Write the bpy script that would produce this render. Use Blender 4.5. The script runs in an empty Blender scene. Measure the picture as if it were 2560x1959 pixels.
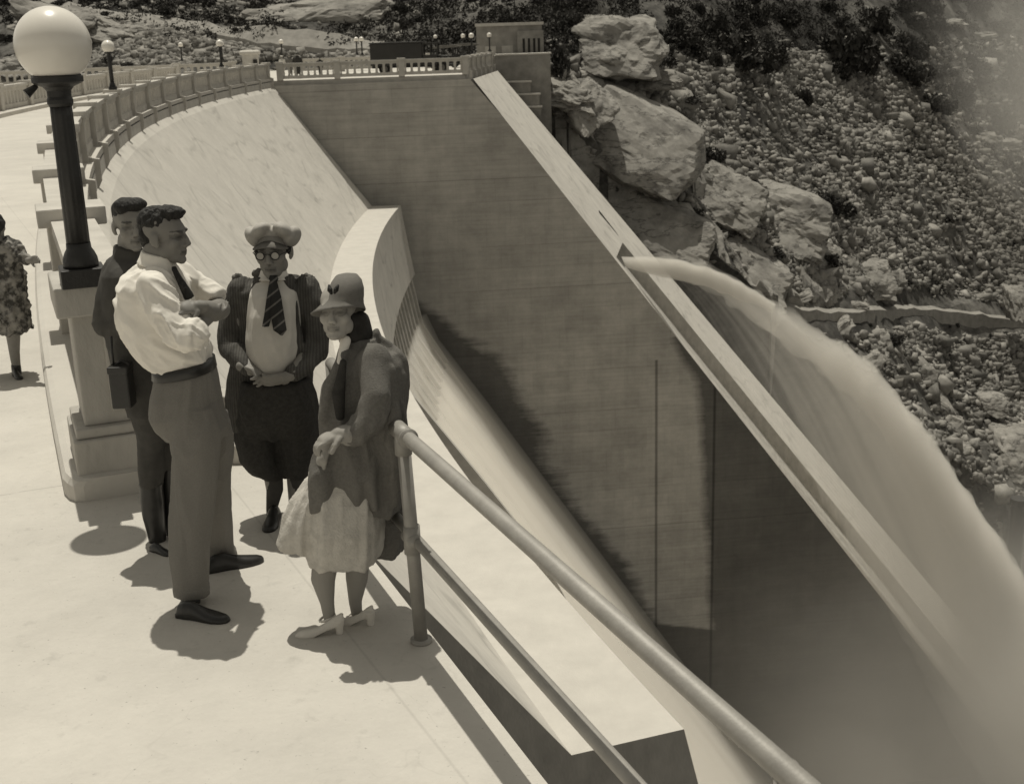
import bpy, bmesh, math, random
import numpy as np
from mathutils import Vector, Matrix, noise, Quaternion
R_ = math.radians
sc = bpy.context.scene
# ------------------------------------------------------------------ camera
F_PX, PITCH, ROLL, HC = 3100.0, R_(16.05), R_(1.8), 2.45
PW, PH = 2560, 1959
cam_d = bpy.data.cameras.new('camera'); cam = bpy.data.objects.new('camera', cam_d)
sc.collection.objects.link(cam); sc.camera = cam
cam_d.sensor_width = 36.0; cam_d.lens = F_PX / PW * 36.0
cam_d.clip_start = 0.05; cam_d.clip_end = 3000
_f = Vector((0, math.cos(PITCH), -math.sin(PITCH))); _u = Vector((0, math.sin(PITCH), math.cos(PITCH))); _r = Vector((1, 0, 0))
CR = _r * math.cos(ROLL) - _u * math.sin(ROLL); CU = _u * math.cos(ROLL) + _r * math.sin(ROLL); CF = _f
cam.matrix_world = Matrix(((CR.x, CU.x, -CF.x, 0), (CR.y, CU.y, -CF.y, 0), (CR.z, CU.z, -CF.z, HC), (0, 0, 0, 1)))
CAM = Vector((0, 0, HC))
cam_d.dof.use_dof = True; cam_d.dof.focus_distance = 6.3; cam_d.dof.aperture_fstop = 7.5
# ------------------------------------------------------------------ sky, sun, exposure
SUN_EL, SUN_AZ = R_(73.0), R_(-16.5)          # azimuth measured from +Y towards +X
w = bpy.data.worlds.new('World'); sc.world = w; w.use_nodes = True
nt = w.node_tree; nt.nodes.clear()
sky = nt.nodes.new('ShaderNodeTexSky'); sky.sky_type = 'NISHITA'; sky.sun_disc = False
sky.sun_elevation = SUN_EL; sky.sun_rotation = SUN_AZ
bw = nt.nodes.new('ShaderNodeRGBToBW'); mul = nt.nodes.new('ShaderNodeVectorMath'); mul.operation = 'MULTIPLY'
mul.inputs[1].default_value = (1.0, 0.955, 0.84)
bg = nt.nodes.new('ShaderNodeBackground'); bg.inputs['Strength'].default_value = 0.115
out = nt.nodes.new('ShaderNodeOutputWorld')
nt.links.new(sky.outputs[0], bw.inputs[0]); nt.links.new(bw.outputs[0], mul.inputs[0])
nt.links.new(mul.outputs[0], bg.inputs['Color']); nt.links.new(bg.outputs[0], out.inputs[0])
sun_d = bpy.data.lights.new('sun', 'SUN'); sun_d.energy = 3.0; sun_d.angle = R_(0.5); sun_d.color = (1.0, 0.955, 0.84)
sun = bpy.data.objects.new('sun', sun_d); sc.collection.objects.link(sun)
SUNV = Vector((math.sin(SUN_AZ) * math.cos(SUN_EL), math.cos(SUN_AZ) * math.cos(SUN_EL), math.sin(SUN_EL)))
sun.rotation_euler = SUNV.to_track_quat('Z', 'Y').to_euler(); sun.location = (0, 0, 40)
sc.view_settings.view_transform = 'Standard'; sc.view_settings.look = 'None'
sc.view_settings.exposure = 0.06; sc.view_settings.gamma = 1.0
sc.cycles.volume_bounces = 3; sc.cycles.max_bounces = 8; sc.cycles.diffuse_bounces = 4; sc.cycles.transparent_max_bounces = 16
sc.cycles.use_denoising = True
random.seed(7); rng = np.random.default_rng(7)

# ------------------------------------------------------------------ projection helpers
def ray(px, py): return CF + CR * ((px - PW / 2) / F_PX) - CU * ((py - PH / 2) / F_PX)
def at(px, py, Y):
    d = ray(px, py); return CAM + d * (Y / d.y)
def onz(px, py, z=0.0):
    d = ray(px, py); return CAM + d * ((z - HC) / d.z)
def mpp(P): return (P - CAM).dot(CF) / F_PX      # metres per photo pixel at P

# ------------------------------------------------------------------ materials
def tone(v, t=1.0): return (v, v * (1 - .045 * t), v * (1 - .13 * t), 1)
MATS = {}
def mat(name, v, rough=.85, var=.0, scale=3.0, bump=.0, bscale=40.0, stretch=(1, 1, 1), attr=False, spec=.25, metal=0, detail=5, build=None, coord='Object', contrast=(.3, .7)):
    m = bpy.data.materials.new(name); m.use_nodes = True; n = m.node_tree; b = n.nodes['Principled BSDF']
    b.inputs['Roughness'].default_value = rough; b.inputs['Metallic'].default_value = metal
    b.inputs['Specular IOR Level'].default_value = spec
    b.inputs['Base Color'].default_value = tone(v)
    tc = n.nodes.new('ShaderNodeTexCoord'); mp = n.nodes.new('ShaderNodeMapping'); mp.inputs['Scale'].default_value = stretch
    n.links.new(tc.outputs[coord], mp.inputs[0]); col = None
    if var > 0:
        no = n.nodes.new('ShaderNodeTexNoise'); no.inputs['Scale'].default_value = scale; no.inputs['Detail'].default_value = detail; no.inputs['Roughness'].default_value = .62
        n.links.new(mp.outputs[0], no.inputs['Vector'])
        mr = n.nodes.new('ShaderNodeMapRange'); mr.inputs[1].default_value = contrast[0]; mr.inputs[2].default_value = contrast[1]
        mr.inputs[3].default_value = 1 - var; mr.inputs[4].default_value = 1 + var
        n.links.new(no.outputs['Fac'], mr.inputs[0]); col = mr.outputs[0]
    if attr:
        at_ = n.nodes.new('ShaderNodeAttribute'); at_.attribute_name = 'tone'
        if col is None: col = at_.outputs['Fac']
        else:
            mm = n.nodes.new('ShaderNodeMath'); mm.operation = 'MULTIPLY'; n.links.new(col, mm.inputs[0]); n.links.new(at_.outputs['Fac'], mm.inputs[1]); col = mm.outputs[0]
    if build: col = build(n, mp, col)
    if col is not None:
        vm = n.nodes.new('ShaderNodeVectorMath'); vm.operation = 'SCALE'; vm.inputs[0].default_value = tone(v)[:3]
        n.links.new(col, vm.inputs['Scale']); n.links.new(vm.outputs[0], b.inputs['Base Color'])
    if bump > 0:
        nb = n.nodes.new('ShaderNodeTexNoise'); nb.inputs['Scale'].default_value = bscale; nb.inputs['Detail'].default_value = 6
        n.links.new(mp.outputs[0], nb.inputs['Vector'])
        bp = n.nodes.new('ShaderNodeBump'); bp.inputs['Strength'].default_value = bump; bp.inputs['Distance'].default_value = .02
        n.links.new(nb.outputs['Fac'], bp.inputs['Height']); n.links.new(bp.outputs[0], b.inputs['Normal'])
    MATS[name] = m; return m
def N(n, t, **k):
    x = n.nodes.new(t)
    for a, v in k.items():
        if hasattr(x, a): setattr(x, a, v)
    return x
def math_(n, op, a, b=None, c=None):
    x = n.nodes.new('ShaderNodeMath'); x.operation = op
    for i, v in enumerate((a, b, c)):
        if v is None: continue
        if hasattr(v, 'default_value') or hasattr(v, 'links'): n.links.new(v, x.inputs[i])
        else: x.inputs[i].default_value = v
    return x.outputs[0]
def noise_(n, vec, scale, detail=5, rough=.6):
    x = n.nodes.new('ShaderNodeTexNoise'); x.inputs['Scale'].default_value = scale; x.inputs['Detail'].default_value = detail; x.inputs['Roughness'].default_value = rough
    n.links.new(vec, x.inputs['Vector']); return x.outputs['Fac']
def maprange(n, v, a, b, c, d, clamp=True):
    x = n.nodes.new('ShaderNodeMapRange'); x.clamp = clamp
    n.links.new(v, x.inputs[0])
    for i, q in enumerate((a, b, c, d)): x.inputs[i + 1].default_value = q
    return x.outputs[0]
def volume_mat(name, density, aniso=.3, color=.98):
    m = bpy.data.materials.new(name); m.use_nodes = True; n = m.node_tree; n.nodes.clear()
    v = n.nodes.new('ShaderNodeVolumePrincipled'); v.inputs['Density'].default_value = density; v.inputs['Anisotropy'].default_value = aniso
    v.inputs['Color'].default_value = tone(color, .6)
    o = n.nodes.new('ShaderNodeOutputMaterial'); n.links.new(v.outputs[0], o.inputs['Volume']); MATS[name] = m; return m

# ------------------------------------------------------------------ mesh helpers
def link(o, parent=None):
    sc.collection.objects.link(o)
    if parent: o.parent = parent
    return o
def mk(name, verts, faces, m, parent=None, smooth=False, loc=None):
    me = bpy.data.meshes.new(name)
    base = Vector(loc) if loc is not None else (parent_loc(parent) if parent else Vector((0, 0, 0)))
    vs = np.asarray([tuple(v) for v in verts], dtype=float).reshape(-1, 3) - np.array(base)
    me.from_pydata(vs.tolist(), [], [tuple(f) for f in faces]); me.update()
    if smooth: me.polygons.foreach_set('use_smooth', [True] * len(me.polygons))
    me.materials.append(m if not isinstance(m, str) else MATS[m])
    o = bpy.data.objects.new(name, me); link(o, parent)
    if loc is not None and not parent: o.location = loc
    return o
def parent_loc(p):
    v = Vector((0, 0, 0))
    while p is not None: v += Vector(p.location); p = p.parent
    return v
def empty(name, loc, label, cat, group=None):
    o = bpy.data.objects.new(name, None); link(o); o.location = loc; return tag(o, label, cat, group)
def tag(o, label, cat, group=None):
    o['label'] = label; o['category'] = cat
    if group: o['group'] = group
    return o
def kind(o, k='structure', label=None):
    o['kind'] = k
    if label: o['label'] = label
    return o
class MB:
    def __init__(s): s.v = []; s.f = []
    def add(s, vs, fs):
        b = len(s.v); s.v += [Vector(v) for v in vs]; s.f += [tuple(i + b for i in f) for f in fs]; return s
    def box(s, c, dx, dy, dz, hx, hy, hz):      # centre, 3 axis vectors, half sizes
        c, dx, dy, dz = Vector(c), Vector(dx).normalized() * hx, Vector(dy).normalized() * hy, Vector(dz).normalized() * hz
        vs = [c + dx * a + dy * b + dz * e for a in (-1, 1) for b in (-1, 1) for e in (-1, 1)]
        return s.add(vs, [(0, 1, 3, 2), (4, 6, 7, 5), (0, 4, 5, 1), (2, 3, 7, 6), (0, 2, 6, 4), (1, 5, 7, 3)])
    def zbox(s, x0, x1, y0, y1, z0, z1): return s.box(((x0 + x1) / 2, (y0 + y1) / 2, (z0 + z1) / 2), (1, 0, 0), (0, 1, 0), (0, 0, 1), (x1 - x0) / 2, (y1 - y0) / 2, (z1 - z0) / 2)
    def tube(s, pts, rs, n=12, cap=True):
        pts = [Vector(p) for p in pts]
        if not hasattr(rs, '__len__'): rs = [rs] * len(pts)
        vs = []; up = None
        for i, p in enumerate(pts):
            t = (pts[min(i + 1, len(pts) - 1)] - pts[max(i - 1, 0)]).normalized()
            if up is None: up = t.orthogonal().normalized()
            up = (up - t * up.dot(t)).normalized(); b = t.cross(up)
            for k in range(n):
                a = 2 * math.pi * k / n; vs.append(p + (up * math.cos(a) + b * math.sin(a)) * rs[i])
        fs = [(i * n + k, i * n + (k + 1) % n, (i + 1) * n + (k + 1) % n, (i + 1) * n + k) for i in range(len(pts) - 1) for k in range(n)]
        if cap: fs += [tuple(range(n))[::-1], tuple((len(pts) - 1) * n + k for k in range(n))]
        return s.add(vs, fs)
    def lathe(s, base, prof, n=24, flute=0, fd=0, z0=0, z1=0, axis=None):
        base = Vector(base); vs = []
        for r, z in prof:
            for k in range(n):
                a = 2 * math.pi * k / n; rr = r * (1 - (fd * (.5 + .5 * math.cos(a * flute)) if flute and z0 <= z <= z1 else 0))
                vs.append(base + Vector((rr * math.cos(a), rr * math.sin(a), z)))
        fs = [(i * n + k, i * n + (k + 1) % n, (i + 1) * n + (k + 1) % n, (i + 1) * n + k) for i in range(len(prof) - 1) for k in range(n)]
        fs += [tuple(range(n))[::-1], tuple((len(prof) - 1) * n + k for k in range(n))]
        return s.add(vs, fs)
    def prism(s, poly, ext):                   # poly list of points, extrude by vector
        n = len(poly); ext = Vector(ext); poly = [Vector(p) for p in poly]
        return s.add(poly + [p + ext for p in poly], [tuple(range(n))[::-1], tuple(range(n, 2 * n))] + [(i, (i + 1) % n, n + (i + 1) % n, n + i) for i in range(n)])
    def rings(s, rg, cap=True):
        n = len(rg[0]); vs = [p for r in rg for p in r]
        fs = [(i * n + k, i * n + (k + 1) % n, (i + 1) * n + (k + 1) % n, (i + 1) * n + k) for i in range(len(rg) - 1) for k in range(n)]
        if cap: fs += [tuple(range(n))[::-1], tuple((len(rg) - 1) * n + k for k in range(n))]
        return s.add(vs, fs)
    def build(s, name, m, parent=None, smooth=False, loc=None, bevel=0):
        o = mk(name, s.v, s.f, m, parent, smooth, loc)
        bm = bmesh.new(); bm.from_mesh(o.data); bmesh.ops.recalc_face_normals(bm, faces=bm.faces)
        if bevel:
            ed = [e for e in bm.edges if len(e.link_faces) == 2 and e.calc_face_angle(0) > .6]
            bmesh.ops.bevel(bm, geom=ed, offset=bevel, segments=2, profile=.5, affect='EDGES')
        bm.to_mesh(o.data); bm.free(); return o
def copy_tree(o, parent=None):
    c = o.copy(); sc.collection.objects.link(c); c.parent = parent
    for ch in list(o.children): copy_tree(ch, c)
    return c

# ------------------------------------------------------------------ dam coordinates: s along crest, r outward (downstream), z
CX, CY, RR = 165.03, 75.03, 180.3078
S0 = RR * math.atan2(7 - CY, 2.1 + CX)
def P3(s, r, z=0.0):
    a = (s + S0) / RR; d = RR - r; return Vector((CX - d * math.cos(a), CY + d * math.sin(a), z))
def er(s): a = (s + S0) / RR; return Vector((math.cos(a), -math.sin(a), 0))
def es(s): a = (s + S0) / RR; return Vector((math.sin(a), math.cos(a), 0))
UP = Vector((0, 0, 1))
def sweep(mb, prof, s0, s1, n, cap=True):
    return mb.rings([[P3(s0 + (s1 - s0) * i / n, r, z) for r, z in prof] for i in range(n + 1)], cap)
SW = 78.5; AZW = R_(83); T1 = P3(SW, 0, 0); DW = Vector((math.sin(AZW), math.cos(AZW), 0)); NW = Vector((math.cos(AZW), -math.sin(AZW), 0))
LW = 13.0; T2 = T1 + DW * LW
AZF = R_(5); DF = Vector((math.sin(AZF), math.cos(AZF), 0)); NF = Vector((math.cos(AZF), -math.sin(AZF), 0)); LF = 18.0
F0 = T2 + DF * LF; AZG = R_(100); DG = Vector((math.sin(AZG), math.cos(AZG), 0))
# ================================================================== MATERIALS
def streaks(n, mp, col, joints=True):
    uv = N(n, 'ShaderNodeUVMap'); uv.uv_map = 'sz'; U_ = uv.outputs[0]
    sx = N(n, 'ShaderNodeSeparateXYZ'); n.links.new(U_, sx.inputs[0]); S_, Z_ = sx.outputs[0], sx.outputs[1]
    m1 = N(n, 'ShaderNodeMapping'); m1.inputs['Scale'].default_value = (.7, .14, 1); n.links.new(U_, m1.inputs[0])
    a = maprange(n, noise_(n, m1.outputs[0], 2.2, 6, .65), .3, .7, .985, 1.015)
    sp = maprange(n, noise_(n, U_, 5.0, 5, .75), .3, .7, .93, 1.05); bl = maprange(n, noise_(n, U_, .5, 7, .7), .35, .65, .90, 1.06)
    out = math_(n, 'MULTIPLY', math_(n, 'MULTIPLY', a, sp), bl)
    # scalloped pour lines, broken and stained
    for per, amp, off, sc_ in ((1.9, 2.2, .0, .16), (2.7, -2.8, .4, .11)):
        w_ = math_(n, 'MULTIPLY', math_(n, 'SUBTRACT', noise_(n, U_, sc_, 3, .5), .5), amp * 2)
        t = math_(n, 'ADD', math_(n, 'ADD', math_(n, 'MULTIPLY', Z_, 1 / per), off), math_(n, 'ADD', w_, math_(n, 'MULTIPLY', S_, .05 if amp > 0 else -.07)))
        l = math_(n, 'ABSOLUTE', math_(n, 'SUBTRACT', math_(n, 'FRACT', t), .5))
        br = maprange(n, noise_(n, U_, .45, 4, .6), .44, .60, 0, 1); e = maprange(n, l, 0, .11, .20, 0)
        out = math_(n, 'MULTIPLY', out, math_(n, 'SUBTRACT', 1.0, math_(n, 'MULTIPLY', e, br)))
    fr = math_(n, 'ABSOLUTE', math_(n, 'SUBTRACT', math_(n, 'FRACT', math_(n, 'MULTIPLY', S_, 1 / 4.6)), .5))
    jl = maprange(n, fr, 0, .008, .95, 1.0)
    return math_(n, 'MULTIPLY', out, jl)
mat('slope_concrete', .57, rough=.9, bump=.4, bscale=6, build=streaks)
def wallbuild(n, mp, col):
    uv = N(n, 'ShaderNodeUVMap'); uv.uv_map = 'sz'; sx = N(n, 'ShaderNodeSeparateXYZ'); n.links.new(uv.outputs[0], sx.inputs[0]); S, Z = sx.outputs[0], sx.outputs[1]
    m1 = N(n, 'ShaderNodeMapping'); m1.inputs['Scale'].default_value = (.11, 1.5, 1); n.links.new(uv.outputs[0], m1.inputs[0])
    boards = maprange(n, noise_(n, m1.outputs[0], 1.6, 8, .75), .3, .7, .86, 1.12)
    m2 = N(n, 'ShaderNodeMapping'); m2.inputs['Scale'].default_value = (.9, .06, 1); n.links.new(uv.outputs[0], m2.inputs[0])
    drips = maprange(n, noise_(n, m2.outputs[0], 1.3, 6, .65), .3, .7, .92, 1.06)
    big = maprange(n, noise_(n, uv.outputs[0], .12, 4, .5), .3, .7, .86, 1.14)
    # lift joints every 1.55 m, faint and broken
    fz = math_(n, 'ABSOLUTE', math_(n, 'SUBTRACT', math_(n, 'FRACT', math_(n, 'MULTIPLY', Z, 1 / 1.55)), .5))
    brk = maprange(n, noise_(n, m1.outputs[0], .35, 3, .5), .45, .62, 1.0, .70)
    lj = maprange(n, fz, .0, .03, 0, 1); lj = math_(n, 'ADD', math_(n, 'MULTIPLY', lj, math_(n, 'SUBTRACT', 1.0, brk)), brk)
    # two vertical contraction joints with rebates
    out = math_(n, 'MULTIPLY', math_(n, 'MULTIPLY', boards, drips), math_(n, 'MULTIPLY', big, lj))
    # narrow form boards and staggered form panels
    fb = math_(n, 'ABSOLUTE', math_(n, 'SUBTRACT', math_(n, 'FRACT', math_(n, 'MULTIPLY', Z, 1 / .31)), .5)); bk2 = maprange(n, noise_(n, m1.outputs[0], .9, 4, .6), .42, .62, .12, 0)
    out = math_(n, 'MULTIPLY', out, math_(n, 'SUBTRACT', 1.0, math_(n, 'MULTIPLY', maprange(n, fb, 0, .12, 1, 0), bk2)))
    rowi = math_(n, 'FLOOR', math_(n, 'ADD', math_(n, 'MULTIPLY', Z, 1 / 1.55), .5)); jx = math_(n, 'FRACT', math_(n, 'ADD', math_(n, 'MULTIPLY', S, 1 / 2.7), math_(n, 'MULTIPLY', rowi, .37)))
    out = math_(n, 'MULTIPLY', out, maprange(n, math_(n, 'ABSOLUTE', math_(n, 'SUBTRACT', jx, .5)), 0, .012, .88, 1.0))
    wn = N(n, 'ShaderNodeTexWhiteNoise'); wn.noise_dimensions = '2D'; cb = N(n, 'ShaderNodeCombineXYZ'); n.links.new(rowi, cb.inputs[0]); n.links.new(math_(n, 'FLOOR', math_(n, 'ADD', math_(n, 'MULTIPLY', S, 1 / 2.7), math_(n, 'MULTIPLY', rowi, .37))), cb.inputs[1]); n.links.new(cb.outputs[0], wn.inputs['Vector'])
    out = math_(n, 'MULTIPLY', out, maprange(n, wn.outputs['Value'], 0, 1, .95, 1.05))
    blot = maprange(n, noise_(n, uv.outputs[0], .6, 8, .75), .35, .65, .86, 1.1); out = math_(n, 'MULTIPLY', out, blot)
    for s_, z0 in ((25.8, -20.5), (30.2, -19.5)):
        l = maprange(n, math_(n, 'ABSOLUTE', math_(n, 'SUBTRACT', S, s_)), .05, .14, .45, 1.0)
        zz = math_(n, 'GREATER_THAN', Z, z0); out = math_(n, 'MULTIPLY', out, math_(n, 'MAXIMUM', l, zz))
    # darker, smoother zones of the wall beside the water (edges follow the boards)
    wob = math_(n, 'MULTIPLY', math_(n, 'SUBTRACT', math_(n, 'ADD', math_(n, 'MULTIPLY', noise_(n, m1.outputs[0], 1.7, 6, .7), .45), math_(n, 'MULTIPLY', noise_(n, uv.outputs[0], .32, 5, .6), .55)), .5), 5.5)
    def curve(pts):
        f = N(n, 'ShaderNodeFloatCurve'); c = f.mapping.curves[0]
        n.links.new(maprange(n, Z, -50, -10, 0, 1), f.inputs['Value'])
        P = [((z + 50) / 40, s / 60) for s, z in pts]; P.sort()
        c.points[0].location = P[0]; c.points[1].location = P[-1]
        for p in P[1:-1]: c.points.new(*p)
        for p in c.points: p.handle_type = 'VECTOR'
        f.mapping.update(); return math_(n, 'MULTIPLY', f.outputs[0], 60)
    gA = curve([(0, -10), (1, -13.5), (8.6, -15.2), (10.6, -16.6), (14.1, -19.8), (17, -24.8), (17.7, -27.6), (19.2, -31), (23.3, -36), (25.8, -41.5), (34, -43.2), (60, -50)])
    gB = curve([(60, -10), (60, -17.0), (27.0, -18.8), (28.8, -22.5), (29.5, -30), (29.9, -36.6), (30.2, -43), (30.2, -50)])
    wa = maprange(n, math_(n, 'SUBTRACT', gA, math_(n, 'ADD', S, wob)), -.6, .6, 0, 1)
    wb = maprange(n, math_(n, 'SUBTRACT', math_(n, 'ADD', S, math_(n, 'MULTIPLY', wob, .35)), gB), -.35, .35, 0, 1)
    dark_zone = math_(n, 'MAXIMUM', wa, wb)
    k = maprange(n, dark_zone, 0, 1, 1.0, .30)
    n.links.new(maprange(n, dark_zone, 0, 1, .9, .55), n.nodes['Principled BSDF'].inputs['Roughness'])
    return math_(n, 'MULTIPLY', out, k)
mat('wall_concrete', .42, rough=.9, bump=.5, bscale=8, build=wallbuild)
def deckbuild(n, mp, col):
    tc = N(n, 'ShaderNodeTexCoord'); v = tc.outputs['Object']
    a = maprange(n, noise_(n, v, .9, 10, .75), .30, .70, .86, 1.08)
    b = maprange(n, noise_(n, v, .16, 3, .5), .3, .7, .93, 1.05)
    c = math_(n, 'MULTIPLY', maprange(n, noise_(n, v, 9, 4, .6), .60, .76, 1.0, .86), maprange(n, noise_(n, v, 55, 2, .5), .70, .78, 1.0, .62))
    l = math_(n, 'ABSOLUTE', math_(n, 'SUBTRACT', noise_(n, v, .55, 4, .5), .47)); l = maprange(n, l, 0, .0015, .95, 1.0)
    sx = N(n, 'ShaderNodeSeparateXYZ'); n.links.new(v, sx.inputs[0])
    # straight joint running from the pedestal towards the railing
    j = math_(n, 'ABSOLUTE', math_(n, 'ADD', math_(n, 'ADD', math_(n, 'MULTIPLY', sx.outputs[0], .903), math_(n, 'MULTIPLY', sx.outputs[1], .429)), -1.41)); j = maprange(n, j, .002, .009, .88, 1.0)
    j2 = math_(n, 'ABSOLUTE', math_(n, 'ADD', math_(n, 'ADD', math_(n, 'MULTIPLY', sx.outputs[0], -.36), math_(n, 'MULTIPLY', sx.outputs[1], .933)), -7.32)); j = math_(n, 'MULTIPLY', j, maprange(n, j2, .003, .011, .8, 1.0))
    return math_(n, 'MULTIPLY', math_(n, 'MULTIPLY', math_(n, 'MULTIPLY', a, b), math_(n, 'MULTIPLY', c, l)), j)
mat('deck_concrete', .56, rough=.9, bump=.25, bscale=30, build=deckbuild)
mat('parapet_concrete', .50, rough=.88, var=.13, scale=2.2, bump=.35, bscale=25)
mat('pedestal_concrete', .44, rough=.88, var=.16, scale=2.6, bump=.45, bscale=22, stretch=(1, 1, .5))
mat('kerb_concrete', .52, rough=.9, var=.07, scale=1.6, bump=.3, bscale=25)
mat('iron', .018, rough=.5, var=.2, scale=9, spec=.5, bump=.2, bscale=60)
mat('globe', .80, rough=.22, spec=.5, var=.03, scale=3)
mat('pipe', .30, rough=.55, var=.12, scale=12, spec=.5, bump=.08, bscale=90, metal=.15)
mat('old_concrete', .27, rough=.9, var=.22, scale=1.4, bump=.4, bscale=9)
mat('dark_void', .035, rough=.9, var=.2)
def streak_water(n):
    uv = N(n, 'ShaderNodeUVMap'); uv.uv_map = 'sz'; m1 = N(n, 'ShaderNodeMapping'); m1.inputs['Scale'].default_value = (.5, .05, 1); n.links.new(uv.outputs[0], m1.inputs[0])
    return math_(n, 'MULTIPLY', maprange(n, noise_(n, m1.outputs[0], 2.6, 6, .65), .3, .7, .78, 1.10), maprange(n, noise_(n, uv.outputs[0], .30, 5, .6), .35, .65, .80, 1.08))
mat('foam', .88, rough=.8, build=lambda n, mp, col: streak_water(n))

# ================================================================== DAM BODY
def grid(name, fn, us, vs, m, parent=None, uv=None, smooth=False):
    V = [fn(u, v) for u in us for v in vs]; nv = len(vs)
    F = [(i * nv + j, i * nv + j + 1, (i + 1) * nv + j + 1, (i + 1) * nv + j) for i in range(len(us) - 1) for j in range(nv - 1)]
    o = mk(name, V, F, m, parent, smooth); me = o.data; L = me.uv_layers.new(name='sz')
    UVs = [(uv or (lambda a, b: (a, b)))(u, v) for u in us for v in vs]
    for lp in me.loops: L.data[lp.index].uv = UVs[lp.vertex_index]
    return o
def lin(a, b, n): return [a + (b - a) * i / n for i in range(n + 1)]
dam = empty('concrete_dam', (0, 0, 0), 'curved pale concrete dam with a long shelf and sloping face beside a tall shaded wall', 'dam')
SE = 8.4
# crest block under the road (closed)
b = MB(); sweep(b, [(-8.2, -.05), (-.02, -.05), (0, -.35), (0, -12), (-8.2, -12)], -3, SW, 46); b.build('crest', MATS['parapet_concrete'], dam)
# downstream face from crest lip to shelf
prof = [(0.0, -.38), (.25, -.62)] + [(.25 + 5.8 * t, -.62 - 7.68 * t) for t in lin(.1, 1, 9)]
def facept(s, k): r, z = prof[k]; return P3(s, r, z)
cum = [0]
for i in range(1, len(prof)): cum.append(cum[-1] + math.hypot(prof[i][0] - prof[i - 1][0], prof[i][1] - prof[i - 1][1]))
grid('downstream_face', facept, lin(SE, SW, 80), list(range(len(prof))), MATS['slope_concrete'], dam, uv=lambda s, k: (s, -cum[k]), smooth=False)
sh = [(6.05, -8.3), (6.9, -8.302), (8.0, -8.305)]
grid('spillway_shelf', lambda s, k: P3(s, *sh[k]), lin(SE, SW, 80), [0, 1, 2], MATS['kerb_concrete'], dam)
# hood: face hanging under the shelf lip
hd = [(8.0, -8.305), (8.12, -9.2), (8.3, -10.4), (8.5, -11.7), (8.72, -13.0), (8.55, -13.15), (7.6, -13.2)]
o = grid('siphon_hood', lambda s, k: P3(s, *hd[k]), lin(SE, SW, 80), list(range(len(hd))), MATS['slope_concrete'], dam, uv=lambda s, k: (s, hd[k][1]), smooth=False)
# near end face of the sloping section (radial plane), a closed slab
b = MB(); poly = [P3(SE, -.3, -.4)] + [P3(SE, r, z) for r, z in prof] + [P3(SE, 8.0, -8.31), P3(SE, 8.3, -9.5), P3(SE, 9.1, -12), P3(SE, 12, -16.5), P3(SE, -.3, -16.5)]
o = b.add(poly, [tuple(range(len(poly)))]).build('end_face', MATS['pedestal_concrete'], dam)
# back wall behind the siphon openings and the dividing piers
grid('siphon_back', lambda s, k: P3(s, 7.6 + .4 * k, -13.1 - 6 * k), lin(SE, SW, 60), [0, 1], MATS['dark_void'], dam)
pier0 = None
for i in range(23):
    s = 77.6 - i * 1.75
    b = MB(); pr = [(7.5, -13.05), (8.58, -13.05), (9.2, -16.3), (10.8, -19), (7.5, -19)]
    a_, c_ = [P3(s - .22, r, z) for r, z in pr], [P3(s + .22, r, z) for r, z in pr]
    n_ = len(pr); b.add(a_ + c_, [tuple(range(n_)), tuple(range(n_, 2 * n_))[::-1]] + [(k, k + n_, (k + 1) % n_ + n_, (k + 1) % n_) for k in range(n_)])
    b.build('siphon_pier', MATS['parapet_concrete'], dam)
# lower chute under the water
lo = lambda z: 8.75 + .635 * (-z - 16.3)
grid('lower_face', lambda s, z: P3(s, lo(z) - .35, z), lin(SE, SW, 60), [-16.2, -25, -35, -45, -60], MATS['slope_concrete'], dam)
# training wall dividing the spillway
b = MB(); pt = [(8.0, -10.3), (8.7, -11.2), (12.2, -16.2), (14.6, -19.8), (16.4, -23.6), (16.8, -26.5), (8, -18)]
A_ = [P3(43.6, r, z) for r, z in pt]; b.prism(A_, es(43.6) * .55); b.build('training_wall', MATS['parapet_concrete'], dam)
# --- the tall shaded radial wall W
def wpt(s, z): return T1 + DW * s + Vector((0, 0, z))
zs = [-.3, -3, -6, -10, -14, -18, -24, -30, -36, -42, -50, -62]
def wfn(u, z): smax = LW + .755 * (-z) if z < -.3 else LW; return wpt(-.5 + (smax + .5) * u, z)
def wuv(u, z): smax = LW + .755 * (-z) if z < -.3 else LW; return (-.5 + (smax + .5) * u, z)
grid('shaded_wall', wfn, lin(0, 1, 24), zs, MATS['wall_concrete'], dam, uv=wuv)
# raised margin rib along the far slope edge (thin light arris)
def fpt(v, z):
    a = T2 + DW * (.755 * max(0, -z)); c = F0 + DG * (.83 * max(0, -z)); return a + (c - a) * (v / LF) + Vector((0, 0, z))
grid('far_face', lambda v, z: fpt(v, z), lin(0, LF, 12), [-.3, -4, -8, -12, -13.0], MATS['slope_concrete'], dam, uv=lambda v, z: (v, z))
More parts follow.
